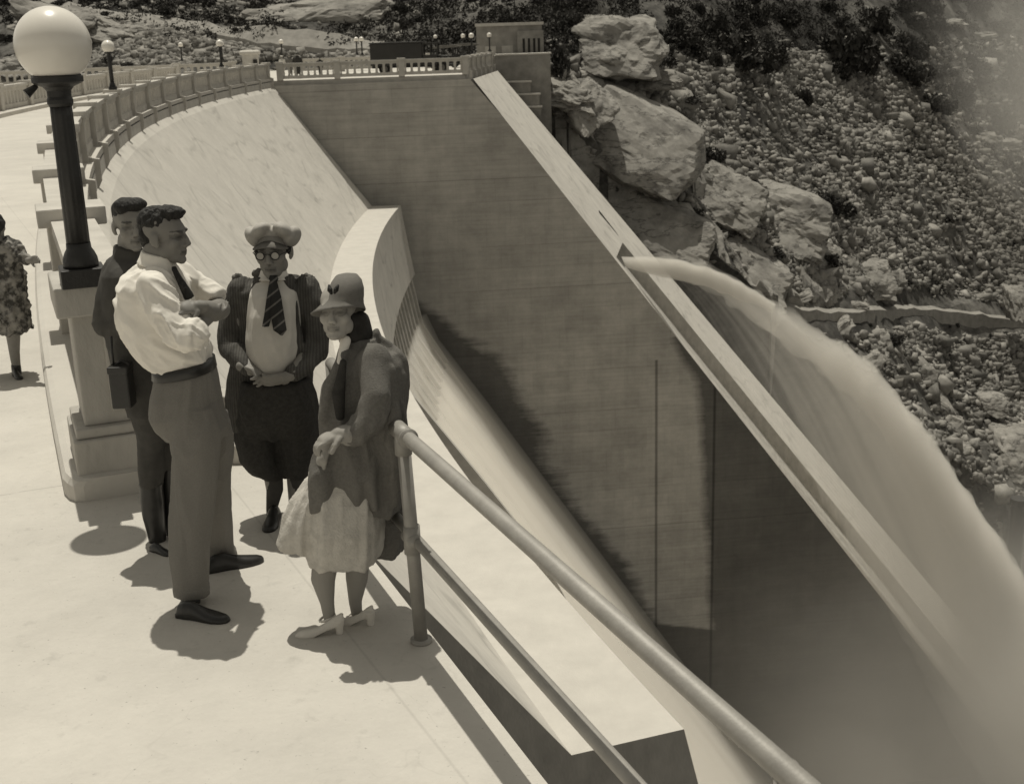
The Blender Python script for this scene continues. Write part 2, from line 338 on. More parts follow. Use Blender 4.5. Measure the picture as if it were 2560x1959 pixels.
# far face below the outlet: two long trays with a step, seen beside the jet
grid('far_face', lambda v, z: fpt(v, z), lin(0, 1.1, 2), [-13.0, -20, -30, -45, -62], MATS['slope_concrete'], dam, uv=lambda v, z: (v, z))
def inset(v, z, d): return fpt(v, z) - DW * d * .8 - Vector((0, 0, d * .6))
grid('outlet_tray', lambda v, z: inset(v, z, .9), lin(1.1, 8.8, 3), [-13.0, -20, -30, -45, -62], MATS['pedestal_concrete'], dam)
grid('outlet_tray', lambda v, z: fpt(8.8, z) if v else inset(8.8, z, .9), [0, 1], [-13.0, -20, -30, -45, -62], MATS['pedestal_concrete'], dam)
grid('outlet_tray', lambda v, z: fpt(1.1, z) if v else inset(1.1, z, .9), [0, 1], [-13.0, -20, -30, -45, -62], MATS['parapet_concrete'], dam)
grid('far_face', lambda v, z: fpt(v, z), lin(8.8, LF, 8), [-13.0, -20, -30, -45, -62], MATS['slope_concrete'], dam, uv=lambda v, z: (v, z))
b = MB(); b.box(fpt(9.5, -11.6) + DW * .02, DF, DW * .755 - UP, NW + UP * .5, .18, 1.25, .05); b.build('gate_slot', MATS['dark_void'], dam)
# deck beyond W and the block behind
b = MB(); far_poly = [P3(SW - 1, -8.2, 0), T1 - NW * .3, T2 - NW * .3 - DW * .25, T2 + DF * (LF + 12) - DW * .25, Vector((-30, 118, 0)), Vector((-38, 86, 0)), P3(SW - 8, -8.2, 0)]
b.prism([p - UP * .02 for p in far_poly], (0, 0, -9)); b.build('abutment_block', MATS['parapet_concrete'], dam)
# --- road / deck surfaces (structure)
b = MB(); V = []
us = lin(-14, SW + 1, 60)
o = grid('road_deck', lambda s, r: P3(s, r, 0.0), us, [-7.6, -.02], MATS['deck_concrete']); kind(o, 'structure', 'sunlit concrete roadway along the dam crest')
o = mk('road_deck', [p - UP * .004 + UP * .002 for p in far_poly], [tuple(range(len(far_poly)))], MATS['deck_concrete']); kind(o, 'structure', 'wide far end of the crest roadway')
# foreground platform
EDA, EDB = Vector((-.37, 4.79, 0)), Vector((.08, 3.68, 0)); ed = (EDB - EDA).normalized()
PE = EDA - ed * ((7.22 - 4.79) / -ed.y * 1.0); PN = EDA + ed * 9.5
plat = [Vector((-2.35, 7.25, .004)), PE + UP * .004, PN + UP * .004, Vector((-5, -4.5, .004)), Vector((-9.5, -3.5, .004)), P3(-1.0, -3.5, .004)]
o = mk('platform_deck', plat, [tuple(range(len(plat)))], MATS['deck_concrete']); kind(o, 'structure', 'bright concrete floor of the viewing platform')
b = MB(); b.prism([p - UP * .004 for p in plat][::-1], (0, 0, -.7)); o = b.build('platform_slab', MATS['parapet_concrete'], dam); 
# low kerb wall at the far edge of the platform
kw = empty('kerb_wall', (-1.8, 7.25, 0), 'low grey concrete kerb wall between the big lamp pedestal and the railing', 'wall')
d_ = (PE - Vector((-2.35, 7.25, 0))).normalized(); n_ = Vector((-d_.y, d_.x, 0)); L_ = (PE - Vector((-2.35, 7.25, 0))).length
b = MB(); b.box(Vector((-2.35, 7.25, .06)) + d_ * L_ / 2, d_, n_, UP, L_ / 2, .12, .06); b.build('kerb', MATS['kerb_concrete'], kw, bevel=.01)
b = MB(); b.box(Vector((-2.35, 7.25, .19)) + d_ * L_ / 2 + n_ * .16, d_, n_, UP, L_ / 2 - .01, .10, .19); b.build('upstand', MATS['pedestal_concrete'], kw, bevel=.01)
# walkway kerb along the near parapet, with rounded nose
kp = empty('walkway_kerb', tuple(P3(0, -.5, 0)), 'raised pale kerb with rounded nose running under the near parapet', 'kerb')
kr = [(-.70, 0.0), (-.70, .10), (-.68, .135), (-.64, .15), (-.02, .15), (-.02, 0)]
b = MB(); nose = []
for s_, dr in ((-.30, .10), (-.28, .05), (-.22, .02), (-.12, 0)): nose.append([P3(s_, r + (dr if r < -.5 else 0), z * (.9 if s_ < -.27 else 1)) for r, z in kr])
b.rings(nose + [[P3(s, r, z) for r, z in kr] for s in lin(0, SW, 70)]); b.build('kerbstone', MATS['kerb_concrete'], kp)
ku = empty('walkway_kerb', tuple(P3(40, -6.2, 0)), 'raised pale kerb beside the upstream balustrade on the left', 'kerb')
b = MB(); sweep(b, [(-5.7, 0), (-5.7, .15), (-6.5, .15), (-6.5, 0)], -10, SW, 60); b.build('kerbstone', MATS['kerb_concrete'], ku)

# ================================================================== BALUSTRADES
def panel(mb_, A, B, side, zb=.15, ht=1.0, holes=8, thick=.16, low=-.0, full=True):
    d = (B - A); L = d.length; d.normalize(); n = Vector((-d.y, d.x, 0)) * side; M = (A + B) / 2
    mb_.box(M + UP * (zb + .10), d, n, UP, L / 2, thick / 2 + .006, .10)
    mb_.box(M + UP * (ht - .12), d, n, UP, L / 2, thick / 2 + .01, .07)
    mb_.box(M + UP * (ht - .0), d, n, UP, L / 2, thick / 2 + .09, .055)
    z0, z1 = zb + .20, ht - .19
    pitch = L / holes; w = pitch * .5
    for k in range(holes + 1):
        x = -L / 2 + k * pitch; c = M + d * x
        w0 = pitch * .50; w1 = pitch * .30
        if k in (0, holes): c = M + d * (x + (pitch * .14 if k == 0 else -pitch * .14)); w0 *= .6; w1 *= .6
        rg = []
        for z, ww in ((z0, w0), (z0 + .12 * (z1 - z0), w1 * 1.1), (z0 + .5 * (z1 - z0), w1), (z0 + .88 * (z1 - z0), w1 * 1.1), (z1, w0)):
            rg.append([c + d * (ww / 1 * sx_ * .5 * 1.0) + n * (thick * .42 * sy_) + UP * z for sx_, sy_ in ((-1, -1), (1, -1), (1, 1), (-1, 1))])
        mb_.rings(rg)
def pier(mb_, P, d, hw=.20, ht=1.2, zb=0.0, cap=.27, hd_=None):
    n = Vector((-d.y, d.x, 0)); hd_ = hd_ or hw
    mb_.box(P + UP * ((zb + ht - .15) / 2), d, n, UP, hw, hd_, (ht - .15 - zb) / 2)
    mb_.box(P + UP * (ht - .075), d, n, UP, cap, hd_ + cap - hw, .075)
def parapet(name, pts, dirs, label, group, side=1, zb=.15, bracket=True, start_pier=True, ht=1.05, pht=1.2):
    root = empty(name, tuple(pts[0]), label, 'balustrade', group)
    for i, P in enumerate(pts):
        if i == 0 and not start_pier: continue
        mb_ = MB(); pier(mb_, P, dirs[i], zb=0 if zb < .2 else zb, ht=pht)
        mb_.build('pier', MATS['parapet_concrete'], root, bevel=.012)
        if bracket:
            n = Vector((-dirs[i].y, dirs[i].x, 0)) * -side
            q = MB(); q.prism([P + n * .19 - dirs[i] * .11 + UP * .25, P + n * .42 - dirs[i] * .11 + UP * .2, P + n * .42 - dirs[i] * .11 - UP * .25, P + n * .22 - dirs[i] * .11 - UP * .62], dirs[i] * .22)
            q.build('bracket', MATS['parapet_concrete'], root)
    for i in range(len(pts) - 1):
        A, B = pts[i], pts[i + 1]; d = (B - A).normalized()
        a = .20 if (i or start_pier) else .0
        q = MB(); panel(q, A + d * a, B - d * .20, side, zb, ht); q.build('panel', MATS['parapet_concrete'], root)
    return root
SP = [0, 3.75, 7.5, 11.7, 16.1] + [20.6 + 4.55 * i for i in range(12)] + [74.9, SW - .1]
RC = -.32
pts = [P3(s, RC) for s in SP]; dirs = [es(s) for s in SP]
parapet('balustrade', pts, dirs, 'near curved concrete balustrade sweeping away above the bright slope', 'crest balustrades', start_pier=False)
wp = [T1 + DW * (t * (LW - .25)) - NW * .32 for t in (0.04, 1 / 3, 2 / 3, 1)]
parapet('balustrade', wp, [DW] * 4, 'straight see-through concrete balustrade on top of the tall shaded wall', 'crest balustrades', bracket=False, zb=.1)
fp = [T2 - NF * .3 + DF * t for t in (3.2, 6.4, 9.6, 12.8, 17.6)]
parapet('balustrade', [T2 - NF * .3 + DF * .4] + fp, [DF] * 6, 'short far concrete balustrade above the narrow bright strip', 'crest balustrades')
us_ = [P3(s, -6.4) for s in [14 + 4.6 * i for i in range(15)]]
parapet('balustrade', us_, [es(14 + 4.6 * i) for i in range(15)], 'left concrete balustrade on the reservoir side of the road', 'crest balustrades', bracket=False)
A, B = Vector((-35, 87.5, 0)), Vector((-20.2, 96.5, 0)); dd = (B - A).normalized()
parapet('balustrade', [A + (B - A) * i / 4 for i in range(5)], [dd] * 5, 'farthest concrete balustrade behind the left one, ending at the round gate pillar', 'crest balustrades', bracket=False)
A, B = Vector((-16.5, 103, 0)), Vector((-6, 107, 0)); dd = (B - A).normalized()
parapet('balustrade', [A + (B - A) * i / 3 for i in range(4)], [dd] * 4, 'low pale balustrade left of the dark truck at the road end', 'crest balustrades', bracket=False)
# white painted balusters are not needed: the light behind shows through
# gate pillar
gp = empty('gate_pillar', (-18.9, 96.8, 0), 'squat pale concrete pillar with flat cap beyond the left balustrade', 'pillar')
b = MB(); b.lathe((-18.9, 96.8, 0), [(.62, 0), (.62, 1.6)], 20); b.build('shaft', MATS['parapet_concrete'], gp, smooth=False)
b = MB(); b.lathe((-18.9, 96.8, 0), [(.72, 1.6), (.78, 1.68), (.78, 1.82), (.6, 1.92), (.05, 1.95)], 20); b.build('cap', MATS['kerb_concrete'], gp)
b = MB(); b.box((-18.45, 96.3, .95), (1, 0, 0), (0, 1, 0), UP, .13, .15, .3); b.build('opening', MATS['dark_void'], gp)

# ================================================================== BIG PEDESTAL + LAMPS
E_, N_ = es(0), er(0)
pc = P3(0.05, -.26, 0)
pd = empty('lamp_pedestal', tuple(pc), 'large grey concrete pedestal carrying the nearest globe lamp', 'pedestal')
b = MB(); b.box(pc + UP * .17, N_, E_, UP, .36, .30, .17); b.box(pc + UP * .37, N_, E_, UP, .34, .27, .03); b.build('plinth', MATS['pedestal_concrete'], pd, bevel=.012)
b = MB(); b.box(pc + UP * .72, N_, E_, UP, .285, .22, .32); b.box(pc - E_ * .222 + UP * .72 + N_ * .02, N_, E_, UP, .15, .012, .25); b.build('shaft', MATS['pedestal_concrete'], pd, bevel=.01)
b = MB(); b.box(pc + UP * 1.125, N_, E_, UP, .36, .30, .085); b.build('cap', MATS['pedestal_concrete'], pd, bevel=.012)
def lamp(P, label, group='globe street lamps on the crest', detail=True):
    t = empty('street_lamp', tuple(P), label, 'street lamp', group); P = Vector(P)
    b = MB(); b.box(P + UP * .05, N_, E_, UP, .115, .115, .05); b.build('base_block', MATS['iron'], t, bevel=.006)
    b = MB(); b.lathe(P, [(.092, .10), (.094, .12), (.090, .15), (.078, .18), (.066, .20), (.064, .23)], 32); b.build('base_ring', MATS['iron'], t, smooth=True)
    b = MB(); b.lathe(P, [(.062, .23), (.060, .6), (.057, .9), (.056, .96)], 72, flute=12, fd=.05, z0=0, z1=2); b.build('pole', MATS['iron'], t, smooth=True)
    b = MB(); b.lathe(P, [(.058, .95), (.066, .965), (.066, .985), (.06, 1.0), (.062, 1.03), (.078, 1.05), (.115, 1.065), (.13, 1.075), (.13, 1.10), (.12, 1.11)], 40); b.tube([P + Vector((-.10, -.03, 1.06)), P + Vector((-.15, -.06, 1.02))], [.012, .026], 10); b.build('collar', MATS['iron'], t, smooth=False)
    rg = [(.012 if i == 24 else .193 * math.sin(.62 + (math.pi - .62) * i / 24), 1.262 - .193 * math.cos(.62 + (math.pi - .62) * i / 24)) for i in range(25)]
    b = MB(); b.lathe(P, rg, 48); b.build('globe', MATS['globe'], t, smooth=True)
    return t
lb = onz(218, 711, 1.21); L0 = lamp((lb.x - .02, lb.y, 1.21), 'nearest tall globe lamp on the big pedestal beside the group of people')
def lamp_at(px, D, label, z=1.21):
    P = at(px, 110, D); t = copy_tree(L0); t.location = (P.x, P.y, z); t['label'] = label; return t
q = P3(33.4, RC); t = copy_tree(L0); t.location = (q.x + .1, q.y, 1.21); t['label'] = 'second globe lamp on the near curved balustrade'
for px, D, l in ((451, 103, 'small far globe lamp over the left balustrade, right of the second lamp'), (553, 99, 'left one of the two close far lamps near the gate pillar'),
                 (703, 104, 'far globe lamp just right of the squat gate pillar'), (891, 108, 'left one of a tight pair of far globe lamps by the road'),
                 (904, 106, 'right one of a tight pair of far globe lamps by the road'), (1089, 118, 'tiny globe lamp seen above the dark truck'), (1158, 112, 'tiny globe lamp above the touring car'),
                 (1179, 93, 'globe lamp beside the touring car at the corner of the straight balustrade')):
    lamp_at(px, D, l)
q = P3(66, RC); t = copy_tree(L0); t.location = (q.x, q.y, 1.21); t['label'] = 'right one of the two close far lamps, on the curved balustrade'
q = fp[-1]; t = copy_tree(L0); t.location = (q.x, q.y, 1.21); t['label'] = 'farthest right globe lamp in front of the small flat-roofed building'

# ================================================================== RAILING
rl = empty('pipe_railing', (-.4, 4.76, 0), 'grey steel pipe railing along the platform edge', 'railing')
rd = Vector((ed.x, ed.y, 0)); Fp = Vector((-.415, 4.74, 0)); ZT, ZM = .93, .47
pst = []
for k, dist in enumerate((-1.25, 0, 2.6, 5.2)):
    b = MB(); p = Fp + rd * dist; lean = -.03 if dist == 0 else 0
    b.tube([p, p + UP * .02], .046, 20); b.tube([p, p + UP * ZT + Vector((lean, 0, 0))], .0285, 24); b.build('post', MATS['pipe'], rl, smooth=True)
pa, pb = Fp - rd * 1.25, Fp + rd * 5.2
b = MB(); b.tube([pa + UP * ZT, Fp + UP * ZT + Vector((-.03, 0, 0)), pb + UP * ZT], .029, 24); b.build('top_rail', MATS['pipe'], rl, smooth=True)
b = MB(); b.tube([pa + UP * ZM, pb + UP * ZM], .0245, 24); b.build('middle_rail', MATS['pipe'], rl, smooth=True)
b = MB(); q = Fp + UP * ZT + Vector((-.03, 0, 0)); b.tube([q - rd * .08, q + rd * .08], .036, 20); b.tube([q - UP * .09, q], .035, 20); b.tube([q + rd * .075, q + rd * .085], .040, 20); b.build('elbow', MATS['pipe'], rl, smooth=True)
b = MB(); q = Fp + UP * ZM + Vector((-.015, 0, 0)); b.tube([q - rd * .055, q + rd * .055], .032, 18); b.tube([q - UP * .06, q + UP * .06], .035, 18); b.build('fitting', MATS['pipe'], rl, smooth=True)
# ================================================================== TERRAIN
def interp(x, xs, ys):
    if x <= xs[0]: return ys[0]
    for i in range(1, len(xs)):
        if x <= xs[i]: t = (x - xs[i - 1]) / (xs[i] - xs[i - 1]); return ys[i - 1] + t * (ys[i] - ys[i - 1])
    return ys[-1]
OX = [-140, -90, -50, -30, -12, 0, 5, 10, 20, 30, 40, 55, 75, 100, 150]
OY = [130, 118, 112, 110, 112, 108, 112, 121, 134, 147, 160, 173, 188, 204, 225]
def fbm(p, o=5): return noise.fractal(p, 0.9, 2.1, o)
def H(x, y, detail=True):
    d = y - interp(x, OX, OY)
    if x < 2: g = .26
    else: g = .26 + .30 * min(1, (x - 2) / 25)
    z = d * g if d > 0 else d * .70
    if z < -52: z = -52 + (z + 52) * .08
    if detail:
        v = Vector((x, y, 0)); k = 1.0 if z > -2 else 1.35
        z += k * (2.0 * fbm(v * .035 + Vector((3, 1, 0)), 3) + .75 * fbm(v * .16, 4))
        # rocky bluff behind the building and outcrops
        z += 5.2 * math.exp(-(((x - 8.5) / 5.5) ** 2 + ((y - 124) / 6.5) ** 2))
        if y < 108 and x < 45:
            lim = -1.2 - max(0, x + .8 - .1 * (y - 100)) / .80 - (1.5 if y < 104 else 0); z = min(z, lim)
        if x < 3 and y < 109: z = min(z, -.6)
        if x < 3 and 109 <= y < 121: z = -.6 * (121 - y) / 12 + z * (y - 109) / 12
    # gully of darker ground falling away at the upper right
    z -= 9 * math.exp(-((x - (62 + (y - 150) * .42)) / 13) ** 2) * (1 if y > 120 else .3)
    # terrace for the trail across the talus
    tz = -27.5 - .05 * (x - 30)
    if x > 18: 
        k = math.exp(-((z - tz) / 1.6) ** 2) * min(1, (x - 18) / 8); z = z + (tz - z) * .75 * k
    return z
NX, NY = 300, 250
xs = [-150 + 330 * (i / NX) for i in range(NX + 1)]; ys_ = [92 + 330 * (j / NY) ** 1.6 for j in range(NY + 1)]
def terr_build(n, mp, col):
    tc = N(n, 'ShaderNodeTexCoord'); v = tc.outputs['Object']
    ge = N(n, 'ShaderNodeNewGeometry'); sx = N(n, 'ShaderNodeSeparateXYZ'); n.links.new(ge.outputs['True Normal'], sx.inputs[0])
    a = maprange(n, noise_(n, v, .09, 8, .68), .42, .60, .35, 1.25)
    b = maprange(n, noise_(n, v, 1.2, 8, .75), .35, .65, .5, 1.35)
    return math_(n, 'MULTIPLY', a, b)
mat('hill_ground', .125, rough=.95, bump=1.0, bscale=1.3, build=terr_build)
me = bpy.data.meshes.new('hillside'); V = np.array([(x, y, H(x, y)) for x in xs for y in ys_]); nv = NY + 1
F = [(i * nv + j, (i + 1) * nv + j, (i + 1) * nv + j + 1, i * nv + j + 1) for i in range(NX) for j in range(NY)]
HG = V[:, 2].reshape(NX + 1, nv); ysa = np.array(ys_)
def Hf(x, y):
    i = (x + 150) / 330 * NX; i0 = int(max(0, min(NX - 1, i))); a = min(1, max(0, i - i0))
    j = (max(0, (y - 92)) / 330) ** (1 / 1.6) * NY; j0 = int(max(0, min(NY - 1, j))); b = min(1, max(0, j - j0))
    return (HG[i0, j0] * (1 - a) * (1 - b) + HG[i0 + 1, j0] * a * (1 - b) + HG[i0, j0 + 1] * (1 - a) * b + HG[i0 + 1, j0 + 1] * a * b)
o = mk('hillside', V, F, MATS['hill_ground'], smooth=False); kind(o, 'structure', 'rocky brush covered canyon side beyond the dam')
o = mk('canyon_floor', [(-10, 8, -58), (260, 8, -58), (260, 170, -58), (-10, 170, -58)], [(0, 1, 2, 3)], mat('river_bed', .08, rough=.9, var=.3, scale=.3)); kind(o, 'structure', 'dark canyon floor below the dam')
# near bank below the camera, out of sight but bouncing no light holes
def hit(px, py, y0=93.0, y1=400):
    d = ray(px, py); Y = y0; P = CAM + d * (Y / d.y)
    while Y < y1:
        P = CAM + d * (Y / d.y)
        if P.z <= Hf(P.x, P.y): return P
        Y += .4
    return P
# --- instant rocks
ICO1 = bmesh.new(); bmesh.ops.create_cube(ICO1, size=1.7); bmesh.ops.triangulate(ICO1, faces=ICO1.faces); iv = np.array([v.co[:] for v in ICO1.verts]); ifc = [tuple(v.index for v in f.verts) for f in ICO1.faces]; ICO1.free()
def rocks_mesh(name, P, S, m, label, flat=.7):
    n = len(P); k = len(iv); Vv = np.empty((n * k, 3)); idx = np.array(ifc); Fc = np.empty((n * len(ifc), 3), dtype=int)
    for q in range(n):
        A = iv * (1 + rng.uniform(-.42, .42, (k, 1))) * np.array([rng.uniform(.7, 1.4), rng.uniform(.7, 1.2), rng.uniform(.45, 1.0) * flat / .7]) * S[q]
        a, c = rng.uniform(0, 6.28), rng.uniform(-1.2, 1.2); ca, sa, cc, s2 = math.cos(a), math.sin(a), math.cos(c), math.sin(c)
        A = A @ np.array([[1, 0, 0], [0, cc, -s2], [0, s2, cc]]).T @ np.array([[ca, -sa, 0], [sa, ca, 0], [0, 0, 1]]).T
        Vv[q * k:(q + 1) * k] = A + P[q]; Fc[q * len(ifc):(q + 1) * len(ifc)] = idx + q * k
    me = bpy.data.meshes.new(name); me.vertices.add(n * k); me.vertices.foreach_set('co', Vv.ravel()); me.loops.add(Fc.size); me.polygons.add(len(Fc))
    me.loops.foreach_set('vertex_index', Fc.ravel()); me.polygons.foreach_set('loop_start', np.arange(0, Fc.size, 3)); me.polygons.foreach_set('loop_total', np.full(len(Fc), 3)); me.update(calc_edges=True)
    at_ = me.attributes.new('tone', 'FLOAT', 'POINT'); at_.data.foreach_set('value', np.repeat(rng.uniform(.6, 1.35, n), k))
    me.materials.append(m); o = bpy.data.objects.new(name, me); link(o); return kind(o, 'stuff', label)
mat('rubble_rock', .23, rough=.95, attr=True, var=.25, scale=1.6, bump=.5, bscale=6)
def inside(px, py, poly):
    c = False; j = len(poly) - 1
    for i in range(len(poly)):
        (xi, yi), (xj, yj) = poly[i], poly[j]
        if (yi > py) != (yj > py) and px < (xj - xi) * (py - yi) / (yj - yi) + xi: c = not c
        j = i
    return c
def pix(P):
    v = Vector(P) - CAM; z = v.dot(CF); return PW / 2 + F_PX * v.dot(CR) / z, PH / 2 - F_PX * v.dot(CU) / z
def smooth2(L):
    o = []
    for a, c in zip(L, L[1:]):
        for k in range(5): o.append((a[0] + (c[0] - a[0]) * k / 5, a[1] + (c[1] - a[1]) * k / 5))
    return o + [L[-1]]
tp = [(1925, 770), (2000, 782), (2090, 790), (2180, 786), (2260, 778), (2350, 784), (2450, 795), (2540, 806), (2620, 815)]
pp = [hit(*q) for q in smooth2(tp)]; rp = [hit(*q) for q in smooth2([(-10, -20), (250, 40), (380, 62), (520, 82), (680, 102), (820, 115), (960, 128)])]
def clear(x, y, L, d): return all((x - p.x) ** 2 + (y - p.y) ** 2 > d * d for p in L)
TAL = [(1380, 190), (1500, 160), (1700, 150), (2050, 130), (2200, 160), (2300, 260), (2420, 400), (2600, 560), (2600, 1400), (2300, 1150), (2200, 900), (2000, 760), (1900, 560), (1790, 420), (1700, 270), (1560, 240), (1400, 235)]
P, S = [], []
tries = 0
while len(P) < 24000 and tries < 260000:
    tries += 1; x = random.uniform(4, 95); y = random.uniform(108, 235); z = Hf(x, y); px, py = pix((x, y, z))
    if not (1300 < px < 2620 and 100 < py < 1500): continue
    ins = inside(px, py, TAL); lowf = fbm(Vector((x * .05, y * .05, 4)), 3)
    if not ins and random.random() > .10: continue
    if ins and lowf > .30 and random.random() < .75: continue
    if not clear(x, y, pp, 1.7): continue
    s = random.choice([.10, .14, .17, .21, .27, .40]) * random.uniform(.8, 1.25) * (1 if y < 170 else 1.15)
    if random.random() < .012: s *= 2.3
    P.append((x, y, z + s * .18)); S.append(s)
rocks_mesh('rubble', P, S, MATS['rubble_rock'], 'loose broken rock covering the far canyon slope')
# rubble bank on the left behind the balustrades
P, S = [], []
TL = [(190, 60), (380, 50), (560, 72), (820, 104), (960, 118), (960, 150), (700, 150), (180, 175)]
while len(P) < 6500:
    x = random.uniform(-46, -8); y = random.uniform(104, 136); z = Hf(x, y); px, py = pix((x, y, z))
    if not inside(px, py, TL): 
        if random.random() > .02: continue
    if not clear(x, y, rp, 1.5): continue
    s = random.choice([.09, .13, .17, .22, .32]) * random.uniform(.8, 1.3); P.append((x, y, z + s * .2)); S.append(s)
rocks_mesh('rubble', P, S, MATS['rubble_rock'], 'loose broken rock bank below the dirt road')

# --- boulders: individual displaced forms
def rockbuild(n, mp, col):
    tc = N(n, 'ShaderNodeTexCoord'); v = tc.outputs['Object']
    a = maprange(n, noise_(n, v, .8, 9, .7), .33, .67, .72, 1.18)
    m1 = N(n, 'ShaderNodeMapping'); m1.inputs['Scale'].default_value = (.25, .25, 1.0); m1.inputs['Rotation'].default_value = (.5, .3, 0); n.links.new(v, m1.inputs[0])
    l = math_(n, 'ABSOLUTE', math_(n, 'SUBTRACT', noise_(n, m1.outputs[0], .8, 6, .6), .5)); l = maprange(n, l, 0, .02, .40, 1.0)
    st = maprange(n, noise_(n, v, .35, 5, .6), .50, .68, 1.0, .55)
    return math_(n, 'MULTIPLY', math_(n, 'MULTIPLY', a, l), st)
mat('granite', .30, rough=.95, bump=1.0, bscale=3, build=rockbuild)
BASEICO = {}
def ico(sub):
    if sub not in BASEICO:
        b = bmesh.new(); bmesh.ops.create_icosphere(b, subdivisions=sub, radius=1); BASEICO[sub] = (np.array([v.co[:] for v in b.verts]), [tuple(v.index for v in f.verts) for f in b.faces]); b.free()
    return BASEICO[sub]
def boulder(px, py, rx, ry, label, depth=None, rot=0, seed=0, rough=.20, sub=5, y=None, sink=.35, grp=None, box=.55, cat='boulder', name='boulder', lean=.8):
    """centre pixel, half sizes in photo px; real distance from the hillside"""
    C = hit(px, py + ry * .45) if y is None else at(px, py, y); m = mpp(C); rx_, rz_ = rx * m, ry * m; d_ = depth or (rx_ + rz_) * .55
    C = at(px, py, C.y + d_ * sink); V0, Fc = ico(sub); out = []
    cr, sr = math.cos(R_(rot)), math.sin(R_(rot)); sd = Vector((seed * 7.1, seed * 3.3, seed))
    for v in V0:
        v = Vector(v); mx = max(abs(v.x), abs(v.y), abs(v.z)); v = v.lerp(v / mx * .86, box)
        q = v + sd; f = 1 + rough * fbm(q * 1.1, 4) + rough * .5 * (abs(noise.noise(q * 2.3)) - .25) - .30 * rough * max(0, 1 - abs(noise.noise(q * 1.4 + Vector((5, 5, 5)))) * 14)
        X, Y_, Z = v.x * rx_ * f, v.y * d_ * f, v.z * rz_ * f
        X, Z = X * cr - Z * sr, X * sr + Z * cr; out.append(C + Vector((X, Y_ + lean * Z, Z)))
    return tag(mk(name, out, Fc, MATS['granite'], smooth=False, loc=tuple(C)), label, cat, grp)
boulder(1540, 118, 122, 84, 'huge blocky granite outcrop with flat top just right of the building', seed=1, y=118, sink=.2, box=.8, rot=-4)
boulder(1590, 352, 178, 118, 'large smooth pale rounded granite dome beside the upper bright strip', seed=2, y=112, sink=.2, rough=.09, rot=-28, box=.45)
boulder(1470, 270, 62, 60, 'dark cleft granite block between the dome and the dam', seed=3, y=108, sink=.1, rot=40)
boulder(1420, 240, 70, 36, 'broken granite ledge at the end of the stepped wall', seed=4, y=108, sink=.1, rot=-10, rough=.4)
boulder(1610, 570, 190, 92, 'flat pale granite slab where the far water jet starts', seed=5, y=108, sink=.25, rough=.10, rot=-22, box=.6, depth=4)
boulder(1800, 660, 190, 88, 'wide pale granite slab behind the top of the water arc', seed=6, y=114, sink=.25, rough=.12, rot=-30, box=.6, depth=5)
boulder(1815, 490, 95, 74, 'cracked pale granite block below the talus, right of the dome', seed=7, y=117, rot=-30)
boulder(1945, 540, 125, 80, 'pale granite block with a vertical crack in the middle of the slope', seed=8, y=122, rot=-20, box=.75)
boulder(1890, 640, 90, 60, 'rounded grey boulder above the trail, left end', seed=9, y=120, rot=10)
boulder(2040, 690, 80, 46, 'grey boulder sitting above the trail beside the water', seed=10, y=124)
boulder(2170, 700, 72, 50, 'third grey boulder above the trail, next to the talus', seed=11, y=128)
boulder(1960, 740, 90, 34, 'low dark boulder partly behind the water arc at the trail', seed=12, y=120)
boulder(2130, 860, 90, 66, 'rounded boulder just below the trail, touching the water arc', seed=13, y=118, rot=20)
boulder(2250, 960, 105, 92, 'tall ribbed granite outcrop below the trail', seed=14, y=118, rot=-40, rough=.3)
boulder(2320, 1090, 80, 90, 'steep granite face right beside the falling water', seed=15, y=114, rot=-50, rough=.25)
boulder(2470, 1210, 120, 92, 'big pale fractured granite block near the right edge', seed=16, y=112, rot=-30, box=.75, rough=.25)
boulder(2540, 1130, 62, 60, 'pale granite block at the right edge above the fractured one', seed=17, y=113)
boulder(2550, 1340, 60, 90, 'dark lower granite block at the right edge', seed=18, y=109)
boulder(2480, 1010, 40, 26, 'single pale stone half way down the lower talus', seed=19, y=118)
boulder(2545, 760, 30, 44, 'pale angular boulder at the right end of the trail', seed=20, y=138)
boulder(790, 54, 215, 58, 'long low granite outcrop with shaded underside above the dirt road', seed=21, y=128, rot=3, box=.55, rough=.16, sink=.3)
boulder(1040, 92, 46, 40, 'rounded granite boulder behind the dark truck', seed=22, y=128, sink=.2)
boulder(1130, 82, 52, 32, 'granite boulder pile above the touring car', seed=23, y=130, rough=.35, sink=.2)
boulder(1180, 50, 48, 26, 'upper granite boulder above the touring car', seed=24, y=138, rough=.35)
boulder(1010, 40, 60, 30, 'pale broken boulder above the truck, right of the long outcrop', seed=25, y=142, rough=.4)
boulder(910, 28, 60, 22, 'flat granite boulder on top of the long outcrop', seed=26, y=140, rough=.3)
boulder(490, 8, 60, 20, 'pale small outcrop in the brush at the top left', seed=27, y=165, rough=.4)
boulder(60, 175, 90, 40, 'dark rough rock behind the left balustrade under the big globe', seed=28, y=104, rough=.4)
boulder(300, 90, 110, 40, 'long dark rock shoulder behind the second lamp', seed=29, y=122, rough=.4, rot=-12)
boulder(150, 60, 120, 44, 'rough rock shoulder hidden partly behind the big globe', seed=30, y=122, rough=.4, rot=-14)
boulder(1900, 150, 40, 12, 'small pale stone standing on the upper edge of the talus', seed=31, y=158)
boulder(2030, 168, 16, 11, 'bright little boulder below the upper edge of the talus', seed=32, y=162)
boulder(1640, 200, 60, 26, 'low pale ledge between the big outcrop and the talus', seed=33, y=118, rough=.3)
